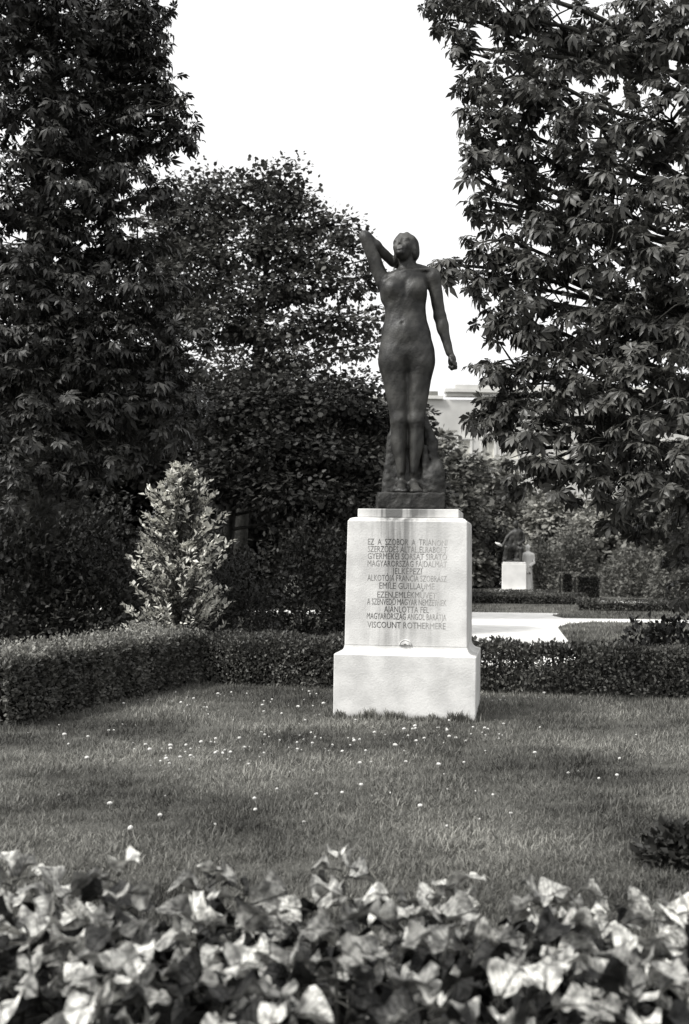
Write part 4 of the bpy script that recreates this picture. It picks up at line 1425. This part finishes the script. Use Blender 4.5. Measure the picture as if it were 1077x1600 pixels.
# ------------------------------------------------------------------ white clover flowers
fl = MB()
fl.tube([(0, 0, 0), (.003, 0, .018), (.002, .002, .033)], [.0022, .002, .002], 4)
rings = [[(math.cos(2 * PI * j / 8) * r_ + .002, math.sin(2 * PI * j / 8) * r_, z + .002 * ((j + k) % 2)) for j in range(8)]
         for k, (z, r_) in enumerate(((.030, .005), (.034, .0125), (.041, .013), (.047, .006)))]
fl.loft(rings)
fme = fl.mesh('clover_flower')
fme.materials.append(M['petal'])
spots = []
for (cx, cv, sx, sv, k) in ((420, 1092, 120, 9, 34), (300, 1105, 80, 16, 24), (280, 1180, 80, 8, 30), (400, 1175, 100, 22, 22), (470, 1145, 50, 20, 20),
                            (650, 1155, 70, 12, 24), (725, 1150, 50, 16, 14), (610, 1205, 110, 26, 16), (160, 1155, 110, 26, 18), (350, 1250, 190, 32, 14),
                            (880, 1170, 110, 45, 16), (700, 1280, 180, 40, 8), (800, 1098, 80, 6, 10)):
    for i in range(k):
        spots.append((random.gauss(cx, sx), random.gauss(cv, sv)))
for px, v in spots:
    if v < 1078 or v > 1345: continue
    p = G(px, v)
    l = Matrix.Rotation(-PED_ROT, 2) @ (p.xy - PED.xy)
    if abs(l.x) < HW + .05 and abs(l.y) < HD + .05: continue
    w = (p - hl0).dot(ln_)
    if w > -.12: continue
    o = bpy.data.objects.new('clover_flower', fme)
    o.location = (p.x, p.y, -.012 * random.random())
    s = random.choice((.45, .55, .65, .8, 1.0)) * random.uniform(.85, 1.1)
    o.scale = (s * random.uniform(.8, 1.3), s * random.uniform(.8, 1.3), s)
    o.rotation_euler = (random.gauss(0, .15), random.gauss(0, .15), random.uniform(0, 6.28))
    COL.objects.link(o)
    tag(o, 'tiny white clover flower head standing in the lawn grass', 'flower', 'white clover flowers in the lawn')


# ------------------------------------------------------------------ bedding plants
def bed_leaf(seed):
    """broad wavy-edged leaf with a folded midrib, on a short stalk; unit length along y"""
    rr = random.Random(seed)
    NU, NV = 4, 6
    wid = rr.uniform(.36, .50); curl = rr.uniform(.2, 1.0); fold = rr.uniform(.10, .45); tw = rr.uniform(-.5, .5)
    ph1, ph2 = rr.uniform(0, 6), rr.uniform(0, 6)
    V = []; F = []
    for i in range(NV + 1):
        t = i / NV
        prof = max(.03, math.sin(PI * min(1.0, .04 + .95 * t ** .85))) ** .62
        for j in range(NU + 1):
            s = (j - NU / 2) / (NU / 2)
            lob = 1 + .10 * math.sin(t * 13 + ph1 + (1.3 if s > 0 else 0))
            x = s * wid * prof * lob
            wave = .15 * s * s * math.sin(t * 8.5 + (ph1 if s > 0 else ph2)) + .05 * math.sin(s * 4 + t * 7 + ph2)
            z = fold * abs(s) ** 1.3 * prof - curl * (t ** 2.2) * .55 + wave + tw * s * t * .3 + .16 * t
            y = t * (1 - .22 * curl * t) - .10 * s * s * (1 - t)
            V.append((x, y, z))
    W = NU + 1
    for i in range(NV):
        for j in range(NU):
            F.append((i * W + j, i * W + j + 1, (i + 1) * W + j + 1, (i + 1) * W + j))
    me = bpy.data.meshes.new('leaf')
    me.from_pydata(V, [], F); me.update()
    me.polygons.foreach_set('use_smooth', [True] * len(me.polygons))
    return me


pale = [bed_leaf(s) for s in range(7)]
dark = [m.copy() for m in pale]
for m in pale: m.materials.append(M['bed_leaf'])
for m in dark: m.materials.append(M['bed_leaf_shaded'])
rowY = [2.60, 2.80, 2.98, 3.16, 3.34, 3.52]
rowname = ('nearest the camera', 'second from the camera', 'in the middle', 'in the middle', 'second from the lawn', 'along the lawn edge')
third = ('left third', 'centre', 'right third')
for ri, y0 in enumerate(rowY):
    half = .295 * y0 + .14
    k = int(2 * half / .200)
    for i in range(k):
        x = -half + (i + .5 * (ri % 2) + random.uniform(-.32, .32)) * 2 * half / k
        y = y0 + random.uniform(-.08, .08)
        hgt = random.uniform(.33, .425) + (.06 if random.random() < .10 else 0) - (.045 if x > .25 else 0) + (.03 if ri < 2 else 0)
        pl = empty('bedding_plant', (x, y, .005), random.uniform(0, 6.28))
        sec = 0 if x < -half / 3 else (1 if x < half / 3 else 2)
        tag(pl, 'bedding plant, pale crinkled leaves, %s of bed, row %s' % (third[sec], rowname[ri]), 'plant',
            'bedding plants %s, row %s' % (third[sec], rowname[ri]))
        st = MB()
        lean = Vector((random.uniform(-.06, .06), random.uniform(-.06, .06), 0))
        limb(st, (0, 0, -.02), lean * .8 + Vector((0, 0, hgt * .80)), .008, .005, .04, 4, 5)
        nl = random.randint(12, 15)
        for q in range(nl):
            u = .30 + .70 * ((q + .5) / nl) ** .75
            a = q * 2.4 + random.uniform(-.5, .5)
            el = random.uniform(-.5, .45) + 1.1 * max(0, u - .72) * random.uniform(.3, 2.2)      # upper leaves stand up more
            d = Vector((math.cos(a) * math.cos(el), math.sin(a) * math.cos(el), math.sin(el)))
            o_ = lean * u + Vector((0, 0, hgt * u))
            stalk = random.uniform(.03, .08) * (1.3 - .6 * u)
            e = o_ + d * stalk
            st.tube([o_, o_.lerp(e, .5) + Vector((0, 0, .004)), e + d * .015], [.0032, .0028, .0024], 4)
            is_dark = random.random() < (.95 if u < .58 else (.62 if u < .78 else .16))  # lower leaves mostly get the dark copy, painting the shade under the canopy
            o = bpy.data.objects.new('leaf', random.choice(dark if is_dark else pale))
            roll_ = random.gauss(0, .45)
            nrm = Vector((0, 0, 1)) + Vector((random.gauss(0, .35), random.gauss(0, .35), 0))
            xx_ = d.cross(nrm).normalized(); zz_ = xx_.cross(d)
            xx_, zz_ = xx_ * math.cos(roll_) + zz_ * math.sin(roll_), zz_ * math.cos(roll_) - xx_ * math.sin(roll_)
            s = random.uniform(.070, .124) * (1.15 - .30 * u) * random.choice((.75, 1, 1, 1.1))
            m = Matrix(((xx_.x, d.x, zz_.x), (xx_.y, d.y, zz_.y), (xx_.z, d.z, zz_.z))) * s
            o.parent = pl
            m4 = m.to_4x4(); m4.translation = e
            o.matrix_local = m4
            COL.objects.link(o)
        st.build('stem', M['stem'], pl, True)
print('objects', len(bpy.data.objects))
tri = 0
for o in bpy.data.objects:
    if o.type == 'MESH': tri += sum(1 for _ in ()) + len(o.data.loops) - 2 * len(o.data.polygons)
print('triangles', tri)
